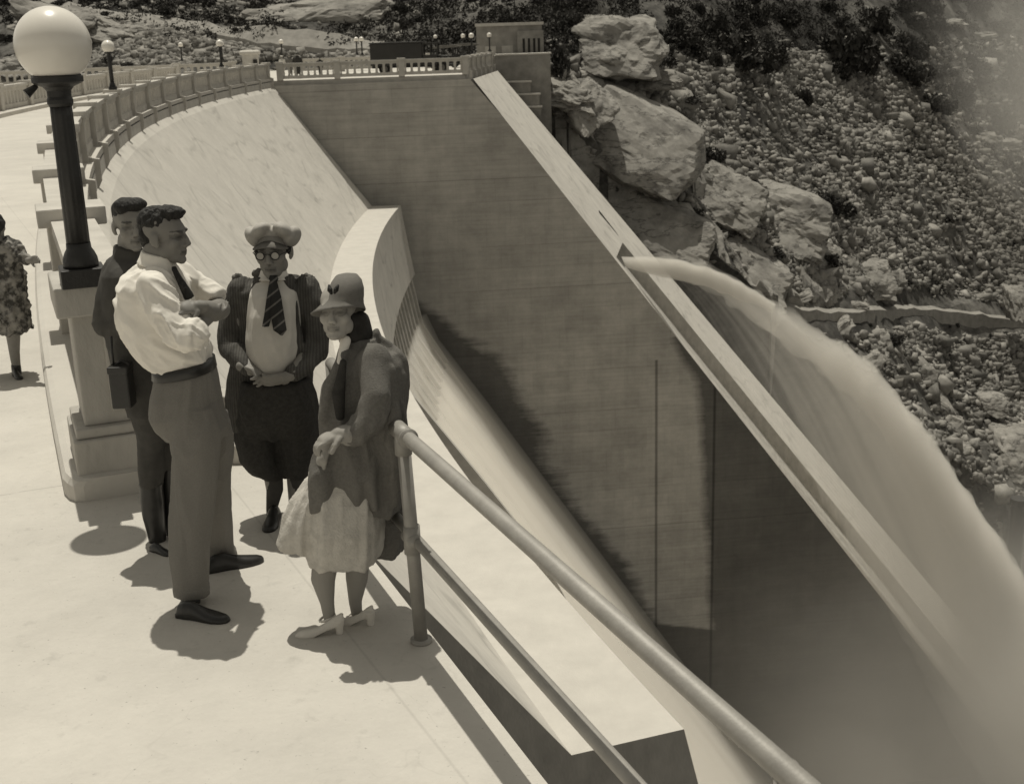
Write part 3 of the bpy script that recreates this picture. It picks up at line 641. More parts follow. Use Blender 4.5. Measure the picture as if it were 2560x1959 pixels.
for k, (px, py) in enumerate([(2460, 345), (2510, 360), (2330, 250), (2380, 60), (2290, 45), (2450, 90)]):
    boulder(px, py, random.uniform(24, 44), random.uniform(9, 16), 'small pale ledge showing in the dark brush at the upper right', seed=40 + k, grp='ledges in the upper right brush', sub=4, rough=.4, name='rock_ledge', cat='rock ledge')
# angular broken blocks between the big outcrops
BK = [(1380, 215), (1405, 228), (1432, 214), (1460, 222), (1490, 210), (1520, 224), (1550, 214), (1580, 228), (1450, 245), (1500, 240), (1395, 262), (1740, 430), (1770, 470), (1790, 440), (1850, 520), (1870, 560), (1820, 590), (1900, 600), (2020, 600), (2080, 640), (2120, 660), (2060, 730), (2010, 740), (2150, 760), (2200, 740), (2230, 700), (2100, 820), (2180, 900), (2210, 850), (2160, 960), (2300, 930), (2340, 1000), (2380, 1060), (2400, 1130), (2420, 1290), (2500, 1330)]
for k, (px, py) in enumerate(BK):
    boulder(px + random.uniform(-8, 8), py + random.uniform(-6, 6), random.uniform(16, 38), random.uniform(12, 26), 'angular broken granite block wedged between the larger outcrops', seed=100 + k, grp='broken blocks between the outcrops', sub=3, rough=.35, box=.9, rot=random.uniform(-40, 40), name='rock_block', cat='rock')
# bare bedrock slabs exposed beside the dam
BP = [(1400, 250), (1470, 300), (1500, 420), (1720, 500), (1800, 420), (1900, 500), (1960, 590), (2060, 610), (2120, 700), (2110, 765), (1920, 772), (1820, 730), (1640, 660), (1520, 600), (1440, 460), (1380, 330)]
nx_, ny_ = 150, 150; gx = [2 + 40 * i / nx_ for i in range(nx_ + 1)]; gy = [100 + 52 * j / ny_ for j in range(ny_ + 1)]
def bz(x, y):
    v = Vector((x, y, 0)); c = noise.cell(Vector((x * .22 + .6 * noise.noise(v * .2), y * .16, 1))); r_ = abs(noise.noise(v * .35 + Vector((2, 2, 2))))
    return Hf(x, y) + .35 + .9 * c + .5 * fbm(v * .5, 4) - .9 * max(0, 1 - r_ * 9)
VV = [(x, y, bz(x, y)) for x in gx for y in gy]; FF = []
for i in range(nx_):
    for j in range(ny_):
        px, py = pix((gx[i], gy[j], Hf(gx[i], gy[j])))
        if inside(px, py, BP): q = i * (ny_ + 1) + j; FF.append((q, q + ny_ + 1, q + ny_ + 2, q + 1))
o = mk('bedrock', VV, FF, MATS['granite']); kind(o, 'structure', 'bare pale bedrock slabs beside the dam')
bm_ = bmesh.new(); bm_.from_mesh(o.data); bmesh.ops.delete(bm_, geom=[v for v in bm_.verts if not v.link_faces], context='VERTS')
ex = bmesh.ops.extrude_edge_only(bm_, edges=[e for e in bm_.edges if e.is_boundary]); bmesh.ops.translate(bm_, verts=[v for v in ex['geom'] if isinstance(v, bmesh.types.BMVert)], vec=(0, 0, -3)); bmesh.ops.recalc_face_normals(bm_, faces=bm_.faces); bm_.to_mesh(o.data); bm_.free()
# --- trail
b = MB()
top = []
for i, p in enumerate(pp):
    y = p.y; z = max(Hf(p.x, y), Hf(p.x, y - .5)) + .40
    top.append([Vector((p.x, y - .75, z - .06)), Vector((p.x, y + .75, z + .05)), Vector((p.x, y + .75, z - 1.2)), Vector((p.x, y - 1.0, Hf(p.x, y - 1.0) - .4))])
b.rings(top); o = b.build('trail', mat('trail_dust', .27, rough=.95, var=.2, scale=1.5)); kind(o, 'structure', 'narrow dusty trail across the talus')
# dirt road at upper left
b = MB(); rr = []
for i, p in enumerate(rp): w_ = 1.0; rr.append([Vector((p.x, p.y - w_, Hf(p.x, p.y - w_) + .35)), Vector((p.x, p.y + w_, Hf(p.x, p.y + w_) + .5)), Vector((p.x, p.y + w_, p.z - 3)), Vector((p.x, p.y - w_ - .3, Hf(p.x, p.y - w_ - .3) - .4))])
b.rings(rr); o = b.build('dirt_road', MATS['trail_dust']); kind(o, 'structure', 'pale dirt road climbing away at the upper left')

# ================================================================== BRUSH
mat('leaf', .048, rough=.9, attr=True, spec=.1)
mat('bark', .05, rough=.95, var=.3, scale=8)
def foliage(n, seed, clumps=9, leaf=.10, shape=(1, 1, .8)):
    r = np.random.default_rng(seed); cs = []; 
    for i in range(clumps):
        v = r.normal(size=3); v /= np.linalg.norm(v); v *= r.uniform(.25, .72); v[2] = abs(v[2]) * .9 + .12; cs.append((v, r.uniform(.22, .42), r.uniform(.7, 1.35)))
    V = []; T = []
    for i in range(n):
        c, rad, t = cs[r.integers(clumps)]; d = r.normal(size=3); d /= np.linalg.norm(d); p = (c + d * rad * r.uniform(.55, 1.0)) * shape
        a = r.normal(size=3); a /= np.linalg.norm(a); b_ = np.cross(a, r.normal(size=3)); b_ /= np.linalg.norm(b_); s = leaf * r.uniform(.6, 1.4)
        V += [p - a * s, p + b_ * s * .5, p + a * s, p - b_ * s * .5]; tt = t * r.uniform(.7, 1.4); T += [tt] * 4
    return np.array(V), T
BUSH = []
def bush_proto(seed, n, leaf):
    V, T = foliage(n, seed, leaf=leaf); me = bpy.data.meshes.new('foliage')
    me.from_pydata(V.tolist(), [], [(4 * i, 4 * i + 1, 4 * i + 2, 4 * i + 3) for i in range(n)]); a = me.attributes.new('tone', 'FLOAT', 'POINT'); a.data.foreach_set('value', T); me.materials.append(MATS['leaf'])
    b = MB(); 
    for k in range(5):
        a_ = k * 1.3 + seed; b.tube([(0, 0, -.25), (.12 * math.cos(a_), .12 * math.sin(a_), .2), (.4 * math.cos(a_), .4 * math.sin(a_), .6)], [.05, .035, .012], 6)
    st = b.build('stem', MATS['bark']); sm = st.data; bpy.data.objects.remove(st); return me, sm
BUSH = [bush_proto(s, 850, .085) for s in (1, 2, 3, 4)]
def bush(px, py, rpx, label, grp, asp=.8, y=None, name='shrub', cat='shrub', k=None):
    P = hit(px, py + rpx * asp * .8) if y is None else at(px, py + rpx * asp * .8, y); s = rpx * mpp(P); me, sm = BUSH[random.randrange(4) if k is None else k]
    o = bpy.data.objects.new(name, me); link(o); o.location = P; o.scale = (s * 1.1, s * 1.1, s * asp * 1.35); o.rotation_euler = (0, 0, random.uniform(0, 6.28)); tag(o, label, cat, grp)
    q = bpy.data.objects.new('stem', sm); link(q, o); return o
NAMED = [(2010, 225, 34, 'round dark shrub in a hollow near the top of the talus', 1.2), (1780, 375, 42, 'dark shrub at the right shoulder of the granite dome', 1.0), (1550, 460, 24, 'small dark shrub at the foot of the granite dome', .9),
         (1640, 472, 34, 'low spreading shrub under the right of the granite dome', .6), (1740, 520, 44, 'dark shrub in the crack below the granite dome', .9), (1830, 575, 52, 'long low dark shrub on the pale slab', .45),
         (2070, 490, 70, 'large dark shrub beside the cracked granite block', .8), (1700, 235, 62, 'broad dark shrub at the upper left of the talus', .5), (1560, 62, 26, 'grey shrub on the big outcrop top', .6),
         (1640, 130, 60, 'dark shrub on the right flank of the big outcrop', .8), (1400, 130, 44, 'tall dark shrub in the shade beside the building', 1.6), (2090, 870, 26, 'round dark shrub below the trail', 1.0),
         (2230, 840, 44, 'grey shrub between rocks below the trail', .8), (1860, 100, 110, 'large dark oak scrub above the talus', .8), (2120, 90, 95, 'tall dark scrub right of the oak scrub', 1.2),
         (1690, 60, 60, 'dark scrub above the big outcrop right', .9), (1260, 80, 44, 'dark scrub left of the building', .9), (2100, 165, 34, 'dark upright shrub on the talus rim', 1.3),
         (2070, 640, 40, 'dark shrub over the middle boulders', .8), (1940, 620, 30, 'shrub in shade between two boulders', .8), (2360, 540, 36, 'small shrub in the centre of the talus', .6)]
for px, py, r_, l, a in NAMED: bush(px, py, r_, l, None, asp=a)
G, LBL = 'upper right hillside brush', 'dark rounded brush shrub in the scrub above the talus'
for i in range(95):                                            # upper right brush
    px, py = random.uniform(1650, 2620), random.uniform(-30, 330)
    if inside(px, py, TAL) or (py > 150 + (px - 2100) * .0 and px < 2150): continue
    bush(px, py, random.uniform(24, 62), LBL, G, asp=random.uniform(.6, 1.2))
G, LBL = 'brush above the dirt road', 'dark shrub on the hill above the dirt road at the top left'
for i in range(75):
    px, py = random.uniform(-40, 700), random.uniform(-30, 90)
    if py > 20 + px * .09: continue
    bush(px, py, random.uniform(12, 34), LBL, G, asp=random.uniform(.6, 1.0))
G, LBL = 'brush above the truck', 'dark shrub among the boulders above the truck and building'
for i in range(24):
    px, py = random.uniform(980, 1500), random.uniform(-20, 58)
    bush(px, py, random.uniform(10, 30), LBL, G, asp=random.uniform(.6, 1.2))
G, LBL = 'brush on the left rock shoulder', 'dark shrub on the rock shoulder behind the left balustrade'
for i in range(26):
    px, py = random.uniform(-30, 420), random.uniform(80, 175)
    bush(px, py, random.uniform(10, 30), LBL, G, asp=random.uniform(.5, .9))
for i in range(40):
    px, py = random.uniform(1700, 2560), random.uniform(200, 1000)
    if not inside(px, py, TAL): continue
    bush(px, py, random.uniform(6, 16), 'little dark shrub growing through the talus rocks', 'tufts in the talus', asp=.8)
for i, (px, py) in enumerate([(1290, 60), (1330, 40), (1345, 62), (1375, 45), (1405, 60), (1440, 66)]): # bare leaning stems over the building
    P = at(px, py, 122); b = MB(); r_ = random.uniform(-1, 1)
    b.tube([P - UP * 4, P + Vector((r_ * .3, 0, .4)), P + Vector((r_ * .9, 0, 3.4))], [.09, .07, .02], 6)
    for k in range(4): z = .6 + k * .6; b.tube([P + Vector((r_ * z * .25, 0, z)), P + Vector((r_ * z * .25 + random.uniform(-.9, .9), .2, z + .8))], [.03, .01], 5)
    tag(b.build('bare_sapling', MATS['bark']), 'thin bare leaning sapling behind the flat-roofed building', 'sapling', 'bare saplings behind the building')

# ================================================================== BUILDING, TERRACES
bl = empty('gatehouse', (1.6, 113, 0), 'small flat-roofed concrete building with four tall windows at the far end of the dam', 'building')
X0, X1, Y0 = -2.1, 3.55, 111.0
b = MB(); b.zbox(X0, X1, Y0, Y0 + 5, -3, 3.2); b.zbox(X0 + 3.5, X1 + .12, Y0 - .25, Y0, -3, 2.75); b.build('wall', MATS['old_concrete'], bl)
b = MB(); b.zbox(X0 - .1, X1 + .15, Y0 - .3, Y0 + 5.1, 3.2, 3.45); b.build('roof', MATS['parapet_concrete'], bl)
for x in (1.95, 2.4, 2.85, 3.25): 
    b = MB(); b.zbox(x - .10, x + .10, Y0 - .29, Y0 - .24, .9, 2.1); b.build('window', MATS['dark_void'], bl)
for x in (-.9, .55):
    b = MB(); b.zbox(x - .5, x + .45, Y0 - .06, Y0 - .02, -.3, 1.55); b.build('door', MATS['pedestal_concrete'], bl)
st = empty('stepped_retaining_wall', (2, 104, -5), 'stepped grey retaining wall with pale ledges right of the bright strip', 'wall')
for k, (x1, z1, y0) in enumerate(((4.0, .95, 105.2), (2.3, -1.2, 104.4), (3.0, -2.2, 104.0), (3.1, -3.2, 103.6))):
    b = MB(); b.zbox(-.6, x1, y0, y0 + 7, -7 - k, z1 - .12); b.build('tier', MATS['old_concrete'], st)
    b = MB(); b.zbox(-.5, x1 + .1, y0 - .1, y0 + 2, z1 - .12, z1); b.build('coping', MATS['kerb_concrete'], st)

# low scrub carpet on the hills
pv, pt = [], []
r = np.random.default_rng(3); cnt = 0
while cnt < 3600:
    px, py = r.uniform(-60, 2640), r.uniform(-40, 560)
    if px < 1450 and py > 60 + px * .07: continue
    if 1450 <= px and (inside(px, py, TAL) and r.random() > .06): continue
    if px > 1450 and py > 150 and px < 2150: continue
    if px > 2150 and px < 2250 + (py - 150) * .95: continue
    P = hit(px, py)
    if P.y > 395 or fbm(Vector((P.x * .08, P.y * .08, 9)), 3) > .35: continue
    s0 = r.uniform(.35, 1.1); t0 = r.uniform(.5, 1.5); cnt += 1
    for k in range(26):
        d = r.normal(size=3); d /= np.linalg.norm(d); c = np.array(P) + d * s0 * r.uniform(.4, 1) * [1, 1, .6] + [0, 0, s0 * .3]; a = r.normal(size=3); a /= np.linalg.norm(a); b_ = np.cross(a, r.normal(size=3)); b_ /= np.linalg.norm(b_); q = .16 * r.uniform(.6, 1.3)
        pv += [c - a * q, c + b_ * q * .5, c + a * q, c - b_ * q * .5]; pt += [t0 * r.uniform(.7, 1.5)] * 4
me = bpy.data.meshes.new('undergrowth'); me.from_pydata(np.array(pv).tolist(), [], [(4 * i, 4 * i + 1, 4 * i + 2, 4 * i + 3) for i in range(len(pv) // 4)])
a = me.attributes.new('tone', 'FLOAT', 'POINT'); a.data.foreach_set('value', pt); me.materials.append(MATS['leaf']); o = bpy.data.objects.new('undergrowth', me); link(o); kind(o, 'stuff', 'low dark scrub and dry weeds covering the hillside')

pv_ = at(2548, 1245, 91); b = MB(); b.lathe(pv_ - UP * 12, [(.60, 0), (.56, 11.4), (.66, 11.5), (.66, 12), (.4, 12)], 18); tag(b.build('standpipe', MATS['iron']), 'dark upright pipe with a pale rim standing at the right edge', 'pipe')
# ================================================================== WATER
volume_mat('spray_dense', 1.1, .2); volume_mat('spray_thin', .30, .2); volume_mat('spray_mid', .5, .2); volume_mat('spray_core', .30, .2); volume_mat('spray_jet', 2.6, .1); 
wt = empty('spillway_water', tuple(P3(60, 12, -25)), 'broad white sheet of water pouring from the row of siphon openings down the dam', 'water jet')
def wz(s):
    if s > 44.2: return -16.1
    z = -19.5 - (44.2 - s) * .10
    return z + (-9.6 - z) * min(1, max(0, (19 - s) / 5)) ** 1.0
ks = [0, .01, .02, .035, .05, .07, .1, .13, .17, .22, .28, .35, .43, .52, .62, .74, .87, 1]
def wsurf(s, k):
    z = wz(s) + (-60 - wz(s)) * k; r = lo(z)
    if s < 19: r = max(r, 8.15 + .19 * min(5, max(0, -8.3 - z)))
    return P3(s, r + .45 * fbm(Vector((s * .5, z * .07, 0)), 4) * min(1, (1.2 * k + .25)) + .16 * math.cos(6.2832 * (s - 77.6) / 1.75) * max(0, 1 - k * 5), z)
grid('water_sheet', wsurf, lin(4, SW - .2, 360), ks, MATS['foam'], wt, uv=lambda s, k: (s, -60 * k), smooth=True)
b = MB(); rg = []
for i in range(61):
    s = 46 + (SW - .1 - 46) * i / 60; j = .35 * noise.noise(Vector((s * .8, 0, 0)))
    rg.append([P3(s, r + (j if o_ else 0), z) for r, z, o_ in ((lo(-15.9) - .4, -15.9, 0), (9.35, -15.7, 1), (lo(-17.5) + .6, -17.5, 1), (lo(-22) + .9, -22, 1), (lo(-32) + 1.3, -32, 1), (lo(-58) + 2.4, -58, 1), (lo(-58) - .3, -58, 0), (lo(-32) - .3, -32, 0))])
b.rings(rg); b.build('spray', MATS['spray_mid'], wt)
b = MB(); rg = []
for i in range(41):
    s = 4 + (43.4 - 4) * i / 40; j = .5 * noise.noise(Vector((s * .5, 0, 3))); z0 = wz(s)
    rg.append([P3(s, r + (j if o_ else 0), z) for r, z, o_ in ((lo(z0) - .2, z0, 0), (lo(z0) + .8, z0 - 1.0, 1), (lo(-25) + 1.6, -25, 1), (lo(-35) + 2.4, -35, 1), (lo(-58) + 3.6, -58, 1), (lo(-58) - .3, -58, 0), (lo(-32) - .3, -32, 0))])
b.rings(rg); b.build('spray', MATS['spray_mid'], wt)
def vring(pt, pb, Y, d, n=20, jit=0, seed=0):
    A, B = at(*pt, Y), at(*pb, Y); c = (A + B) / 2; h = (A - B) / 2; out = []
    for k in range(n):
        a = 2 * math.pi * k / n; q = 1 + jit * noise.noise(Vector((math.cos(a) * 1.5, math.sin(a) * 1.5, seed)))
        out.append(c + h * math.cos(a) * q + Vector((0, d * math.sin(a) * q, 0)))
    return out
def smooth_path(st, n):
    out = []
    m = len(st)
    for i in range(n + 1):
        t = i / n * (m - 1); k = min(m - 2, int(t)); f = t - k
        p0, p1, p2, p3 = st[max(0, k - 1)], st[k], st[k + 1], st[min(m - 1, k + 2)]
        out.append(tuple(.5 * ((2 * b_) + (-a_ + c_) * f + (2 * a_ - 5 * b_ + 4 * c_ - d_) * f * f + (-a_ + 3 * b_ - 3 * c_ + d_) * f ** 3) for a_, b_, c_, d_ in zip(p0, p1, p2, p3)))
    return out
jt = empty('water_jet', tuple(at(1570, 660, 88)), 'single arching jet of water shooting from the far sloping face', 'water jet')
st = [(1554, 641, 1578, 690, 88.3, .45), (1630, 642, 1650, 716, 88.4, .7), (1750, 655, 1742, 785, 88.6, 1.0), (1850, 700, 1812, 880, 88.8, 1.3), (1950, 762, 1884, 980, 89, 1.6), (2070, 836, 1965, 1105, 89, 2.0), (2180, 912, 2045, 1235, 89, 2.4),
      (2275, 1020, 2118, 1355, 89, 2.8), (2355, 1130, 2196, 1485, 89, 3.1), (2440, 1258, 2280, 1640, 89, 3.4), (2520, 1375, 2360, 1790, 89, 3.7), (2585, 1500, 2445, 1940, 89, 4), (2640, 1640, 2530, 2100, 89, 4.3)]
EX = at(1552, 645, 88.3)
def veil_mat():
    m = bpy.data.materials.new('spray_veil'); m.use_nodes = True; n = m.node_tree; n.nodes.clear()
    v = n.nodes.new('ShaderNodeVolumePrincipled'); v.inputs['Anisotropy'].default_value = .25; v.inputs['Color'].default_value = tone(.98, .6)
    tc = n.nodes.new('ShaderNodeTexCoord'); sx = N(n, 'ShaderNodeSeparateXYZ'); n.links.new(tc.outputs['Object'], sx.inputs[0])
    x = math_(n, 'MAXIMUM', sx.outputs[0], .6); z = sx.outputs[2]
    lam = math_(n, 'DIVIDE', math_(n, 'SUBTRACT', math_(n, 'MULTIPLY', x, .13), z), math_(n, 'MULTIPLY', math_(n, 'MULTIPLY', x, x), .0342))   # which water thread this is
    cb = N(n, 'ShaderNodeCombineXYZ'); n.links.new(math_(n, 'MULTIPLY', lam, 5.0), cb.inputs[0]); n.links.new(math_(n, 'MULTIPLY', sx.outputs[1], .35), cb.inputs[1]); n.links.new(math_(n, 'MULTIPLY', x, .10), cb.inputs[2])
    st_ = maprange(n, noise_(n, cb.outputs[0], 1.0, 5, .65), .34, .68, .55, 1.35)
    top = maprange(n, lam, 1.0, 1.5, 1.9, .8); low = maprange(n, lam, 1.9, 3.2, 1.0, .55)
    near = maprange(n, x, 2, 22, .55, 1.15)
    dn = math_(n, 'MULTIPLY', math_(n, 'MULTIPLY', math_(n, 'MULTIPLY', st_, top), math_(n, 'MULTIPLY', low, near)), .22)
    n.links.new(dn, v.inputs['Density']); o = n.nodes.new('ShaderNodeOutputMaterial'); n.links.new(v.outputs[0], o.inputs['Volume']); MATS['spray_veil'] = m
veil_mat(); jt.location = EX
def rag(rg, amp, fr, x0=6):
    return [[p + Vector((0, 0, 1)) * amp * min(1.5, max(0, (p.x - EX.x) / x0)) * noise.noise(p * fr) + Vector((1, 0, 0)) * amp * .8 * min(1.5, max(0, (p.x - EX.x) / x0)) * noise.noise(p * fr + Vector((5, 0, 0))) for p in r] for r in rg]
rg = rag([vring((a, b_), (c, d), Y, w_, jit=.05, seed=i * .2, n=36) for i, (a, b_, c, d, Y, w_) in enumerate(smooth_path(st, 120))], .30, .75)
b = MB(); b.rings(rg); b.build('veil', MATS['spray_veil'], jt, smooth=True)
st2 = [(1554, 642, 1566, 668, 88.3, .35), (1630, 642, 1640, 682, 88.4, .5), (1750, 656, 1745, 712, 88.6, .7), (1850, 702, 1830, 768, 88.8, .9), (1950, 764, 1925, 838, 89, 1.1), (2070, 838, 2040, 925, 89, 1.4), (2180, 914, 2142, 1010, 89, 1.7),
       (2275, 1022, 2232, 1120, 89, 2), (2355, 1132, 2308, 1240, 89, 2.2), (2440, 1260, 2388, 1370, 89, 2.4), (2520, 1377, 2462, 1490, 89, 2.6), (2585, 1502, 2520, 1610, 89, 2.8), (2640, 1642, 2570, 1750, 89, 3)]
rg = rag([vring((a, b_), (c, d), Y, w_, jit=.10, seed=9 + i * .25, n=30) for i, (a, b_, c, d, Y, w_) in enumerate(smooth_path(st2, 120))], .32, .8)
b = MB(); b.rings(rg); b.build('core', MATS['spray_core'], jt, smooth=True)
st4 = [(1553, 641, 1566, 670, 88.3, .34), (1630, 643, 1638, 690, 88.35, .42), (1700, 650, 1698, 702, 88.4, .46), (1790, 676, 1780, 724, 88.5, .44), (1870, 716, 1858, 752, 88.6, .34), (1940, 758, 1930, 782, 88.7, .22)]
rg = rag([vring((a, b_), (c, d), Y, w_, jit=.06, seed=30 + i * .2) for i, (a, b_, c, d, Y, w_) in enumerate(smooth_path(st4, 60))], .10, 1.2, 4)
b = MB(); b.rings(rg); b.build('stream', MATS['spray_jet'], jt, smooth=True)
def soft_mist(name, density):
    m = bpy.data.materials.new(name); m.use_nodes = True; n = m.node_tree; n.nodes.clear()
    v = n.nodes.new('ShaderNodeVolumePrincipled'); v.inputs['Anisotropy'].default_value = .2; v.inputs['Color'].default_value = tone(.98, .6)
    tc = n.nodes.new('ShaderNodeTexCoord'); mp = n.nodes.new('ShaderNodeMapping'); mp.inputs['Location'].default_value = (-1, -1, -1); mp.inputs['Scale'].default_value = (2, 2, 2)
    n.links.new(tc.outputs['Generated'], mp.inputs[0]); ln = n.nodes.new('ShaderNodeVectorMath'); ln.operation = 'LENGTH'; n.links.new(mp.outputs[0], ln.inputs[0])
    r = maprange(n, ln.outputs['Value'], .15, 1.0, 1, 0); no = maprange(n, noise_(n, tc.outputs['Generated'], 3.2, 4, .6), .30, .70, .45, 1.25)
    n.links.new(math_(n, 'MULTIPLY', math_(n, 'MULTIPLY', math_(n, 'MULTIPLY', r, r), no), density), v.inputs['Density'])
    o = n.nodes.new('ShaderNodeOutputMaterial'); n.links.new(v.outputs[0], o.inputs['Volume']); MATS[name] = m
soft_mist('mist', .10); soft_mist('mist_far', .045)
def blob(name, c, r, m, label, seed, sc_=(1, 1, 1), rough=.35):
    V0, Fc = ico(4); out = []
    for v in V0:
        v = Vector(v); f = 1 + rough * fbm(v * 1.4 + Vector((seed, seed, 0)), 4); out.append(Vector(c) + Vector((v.x * sc_[0], v.y * sc_[1], v.z * sc_[2])) * r * f)
    return kind(mk(name, out, Fc, MATS[m], smooth=True), 'stuff', label)
blob('mist', at(2360, 1860, 82), 21, 'mist', 'pale mist boiling up at the foot of the falls', 1, (1.3, .8, 1))
blob('mist', at(2100, 2080, 80), 12, 'mist', 'pale mist drifting over the foot of the shaded wall', 5, (1.2, .7, .9))
blob('mist', at(2640, 1640, 86), 15, 'mist', 'pale spray beside the falling jet at the right edge', 9, (.8, .8, 1.4))
blob('mist', at(2760, 40, 165), 26, 'mist_far', 'faint spray cloud drifting in the upper right corner', 12, (1, .8, 1.1))
blob('mist', at(2700, 260, 150), 16, 'mist_far', 'thin spray drifting over the dark brush', 14, (1.1, .8, .9))

# ================================================================== VEHICLES
mat('truck_paint', .030, rough=.55, var=.2, scale=2, spec=.35); mat('canvas', .14, rough=.9, var=.2, scale=4); mat('tyre', .02, rough=.9); mat('glass_dark', .05, rough=.15, spec=.6); mat('car_light', .45, rough=.5, var=.1)
def wheel(parent, c, r=.40):
    b = MB(); b.tube([c - Vector((0, .07, 0)), c + Vector((0, .07, 0))], r, 24); w_ = b.build('wheel', MATS['tyre'], parent)
    b = MB(); b.tube([c - Vector((0, .085, 0)), c - Vector((0, .06, 0))], r * .55, 18); b.build('hub', MATS['canvas'], w_)
tk = empty('truck', (-7, 90.5, 0), 'dark box-bodied truck parked on the far end of the dam', 'truck')
b = MB(); b.zbox(-9.15, -5.55, 89.6, 91.6, .62, 2.1); b.zbox(-9.2, -5.5, 89.55, 91.65, 2.1, 2.2); b.build('cargo_box', MATS['truck_paint'], tk, bevel=.03)
b = MB(); b.zbox(-5.5, -4.5, 89.7, 91.5, .6, 1.25); b.zbox(-5.5, -4.3, 89.65, 91.55, 2.0, 2.1)
for x in (-5.45, -4.95, -4.45): b.zbox(x - .04, x + .04, 89.72, 89.8, 1.25, 2.0); b.zbox(x - .04, x + .04, 91.4, 91.48, 1.25, 2.0)
b.build('cab', MATS['truck_paint'], tk)
b = MB(); b.zbox(-4.5, -3.75, 90.0, 91.2, .65, 1.2); b.zbox(-4.6, -3.6, 89.7, 89.95, .8, .9); b.build('hood', MATS['truck_paint'], tk, bevel=.05)
b = MB(); b.zbox(-9.1, -3.4, 90.1, 91.1, .45, .62); b.build('chassis', MATS['iron'], tk)
for x in (-8.2, -4.2):
    for y in (89.75, 91.45): wheel(tk, Vector((x, y, .41)))
def touring(x, y, label, s=1.0, top=1.85):
    t = empty('touring_car', (x, y, 0), label, 'car', 'touring cars beyond the truck'); q = lambda a: x + a * s
    b = MB(); b.zbox(q(-1.3), q(.55), y - .75, y + .75, .45, 1.05); b.zbox(q(-1.35), q(-1.2), y - .7, y + .7, .8, 1.25); b.build('body', MATS['truck_paint'], t, bevel=.05)
    b = MB(); b.prism([(q(.5), y - .5, .5), (q(1.55), y - .42, .55), (q(1.55), y - .42, 1.0), (q(.5), y - .5, 1.1)], (0, .95, 0)); b.build('hood', MATS['truck_paint'], t, bevel=.04)
    b = MB(); b.prism([(q(-1.35), y - .72, top - .18), (q(-.9), y - .74, top - .02), (q(.3), y - .74, top), (q(.85), y - .7, top - .10), (q(.85), y - .7, top - .17), (q(-1.35), y - .72, top - .26)], (0, 1.46, 0)); b.build('roof', MATS['canvas'], t)
    b = MB()
    for a in (-1.3, -.45, .55):
        for yy in (y - .7, y + .68): b.zbox(q(a) - .025, q(a) + .025, yy, yy + .03, 1.0, top - .15)
    b.build('roof_bow', MATS['iron'], t)
    b = MB(); b.prism([(q(-1.6), y - .85, .75), (q(-1.15), y - .85, .98), (q(-.65), y - .85, .72), (q(.7), y - .85, .45), (q(1.0), y - .85, .9), (q(1.5), y - .85, .88), (q(1.75), y - .85, .55), (q(1.7), y - .85, .5), (q(1.3), y - .85, .82), (q(.95), y - .85, .78), (q(.7), y - .85, .38), (q(-.7), y - .85, .62), (q(-1.15), y - .85, .9), (q(-1.6), y - .85, .68)], (0, .25, 0)); b.build('mudguard', MATS['truck_paint'], t)
    for a in (-1.15, 1.3):
        for yy in (y - .72, y + .72): wheel(t, Vector((q(a), yy, .36)), .36)
    return t
touring(-3.9, 98.5, 'open touring car with canvas top just right of the dark truck')
touring(-2.7, 105.5, 'second touring car with canvas top farther right near the lamp', top=1.9)
# ================================================================== PEOPLE
def remesh(mb_, name, m, parent=None, voxel=.008, smooth=3, disp=None, tonef=None, loc=None):
    o = mb_.build(name, m, parent, loc=loc); md = o.modifiers.new('r', 'REMESH'); md.mode = 'VOXEL'; md.voxel_size = voxel; md.use_smooth_shade = True
    sm = o.modifiers.new('s', 'SMOOTH'); sm.factor = .5; sm.iterations = smooth
    dg = bpy.context.evaluated_depsgraph_get(); me = bpy.data.meshes.new_from_object(o.evaluated_get(dg)); o.modifiers.clear(); old = o.data; o.data = me; bpy.data.meshes.remove(old); me.name = name
    base = parent_loc(o)
    if disp:
        n = len(me.vertices); co = np.empty(n * 3); me.vertices.foreach_get('co', co); co = co.reshape(-1, 3); no = np.empty(n * 3); me.vertices.foreach_get('normal', no); no = no.reshape(-1, 3)
        for i in range(n): co[i] += no[i] * disp(Vector(co[i]) + base, Vector(no[i]))
        me.vertices.foreach_set('co', co.ravel()); me.update()
    if not me.materials: me.materials.append(m)
    a = me.attributes.new('tone', 'FLOAT', 'POINT')
    if tonef: a.data.foreach_set('value', [tonef(v.co + base) for v in me.vertices])
    else: a.data.foreach_set('value', [1.0] * len(me.vertices))
    me.polygons.foreach_set('use_smooth', [True] * len(me.polygons)); me.update(); return o
def ellip(mb_, c, ax, rad, n=14):
    c = Vector(c); V = []; rows = []
    for i in range(1, n):
        th = math.pi * i / n; rows.append([c + ax[0] * rad[0] * math.sin(th) * math.cos(2 * math.pi * k / 20) + ax[1] * rad[1] * math.sin(th) * math.sin(2 * math.pi * k / 20) + ax[2] * rad[2] * math.cos(th) for k in range(20)])
    mb_.rings(rows)
def caps(mb_, pts, n=14):
    """smooth chain of spheres/cones: pts = [(P, r)...]"""
    rows = []
    for i, (P, r) in enumerate(pts):
        ellip(mb_, P, (Vector((1, 0, 0)), Vector((0, 1, 0)), UP), (r, r, r), 8)
    for (A, ra), (B, rb) in zip(pts, pts[1:]):
        if (A - B).length > 1e-4: mb_.tube([A, B], [ra, rb], n)
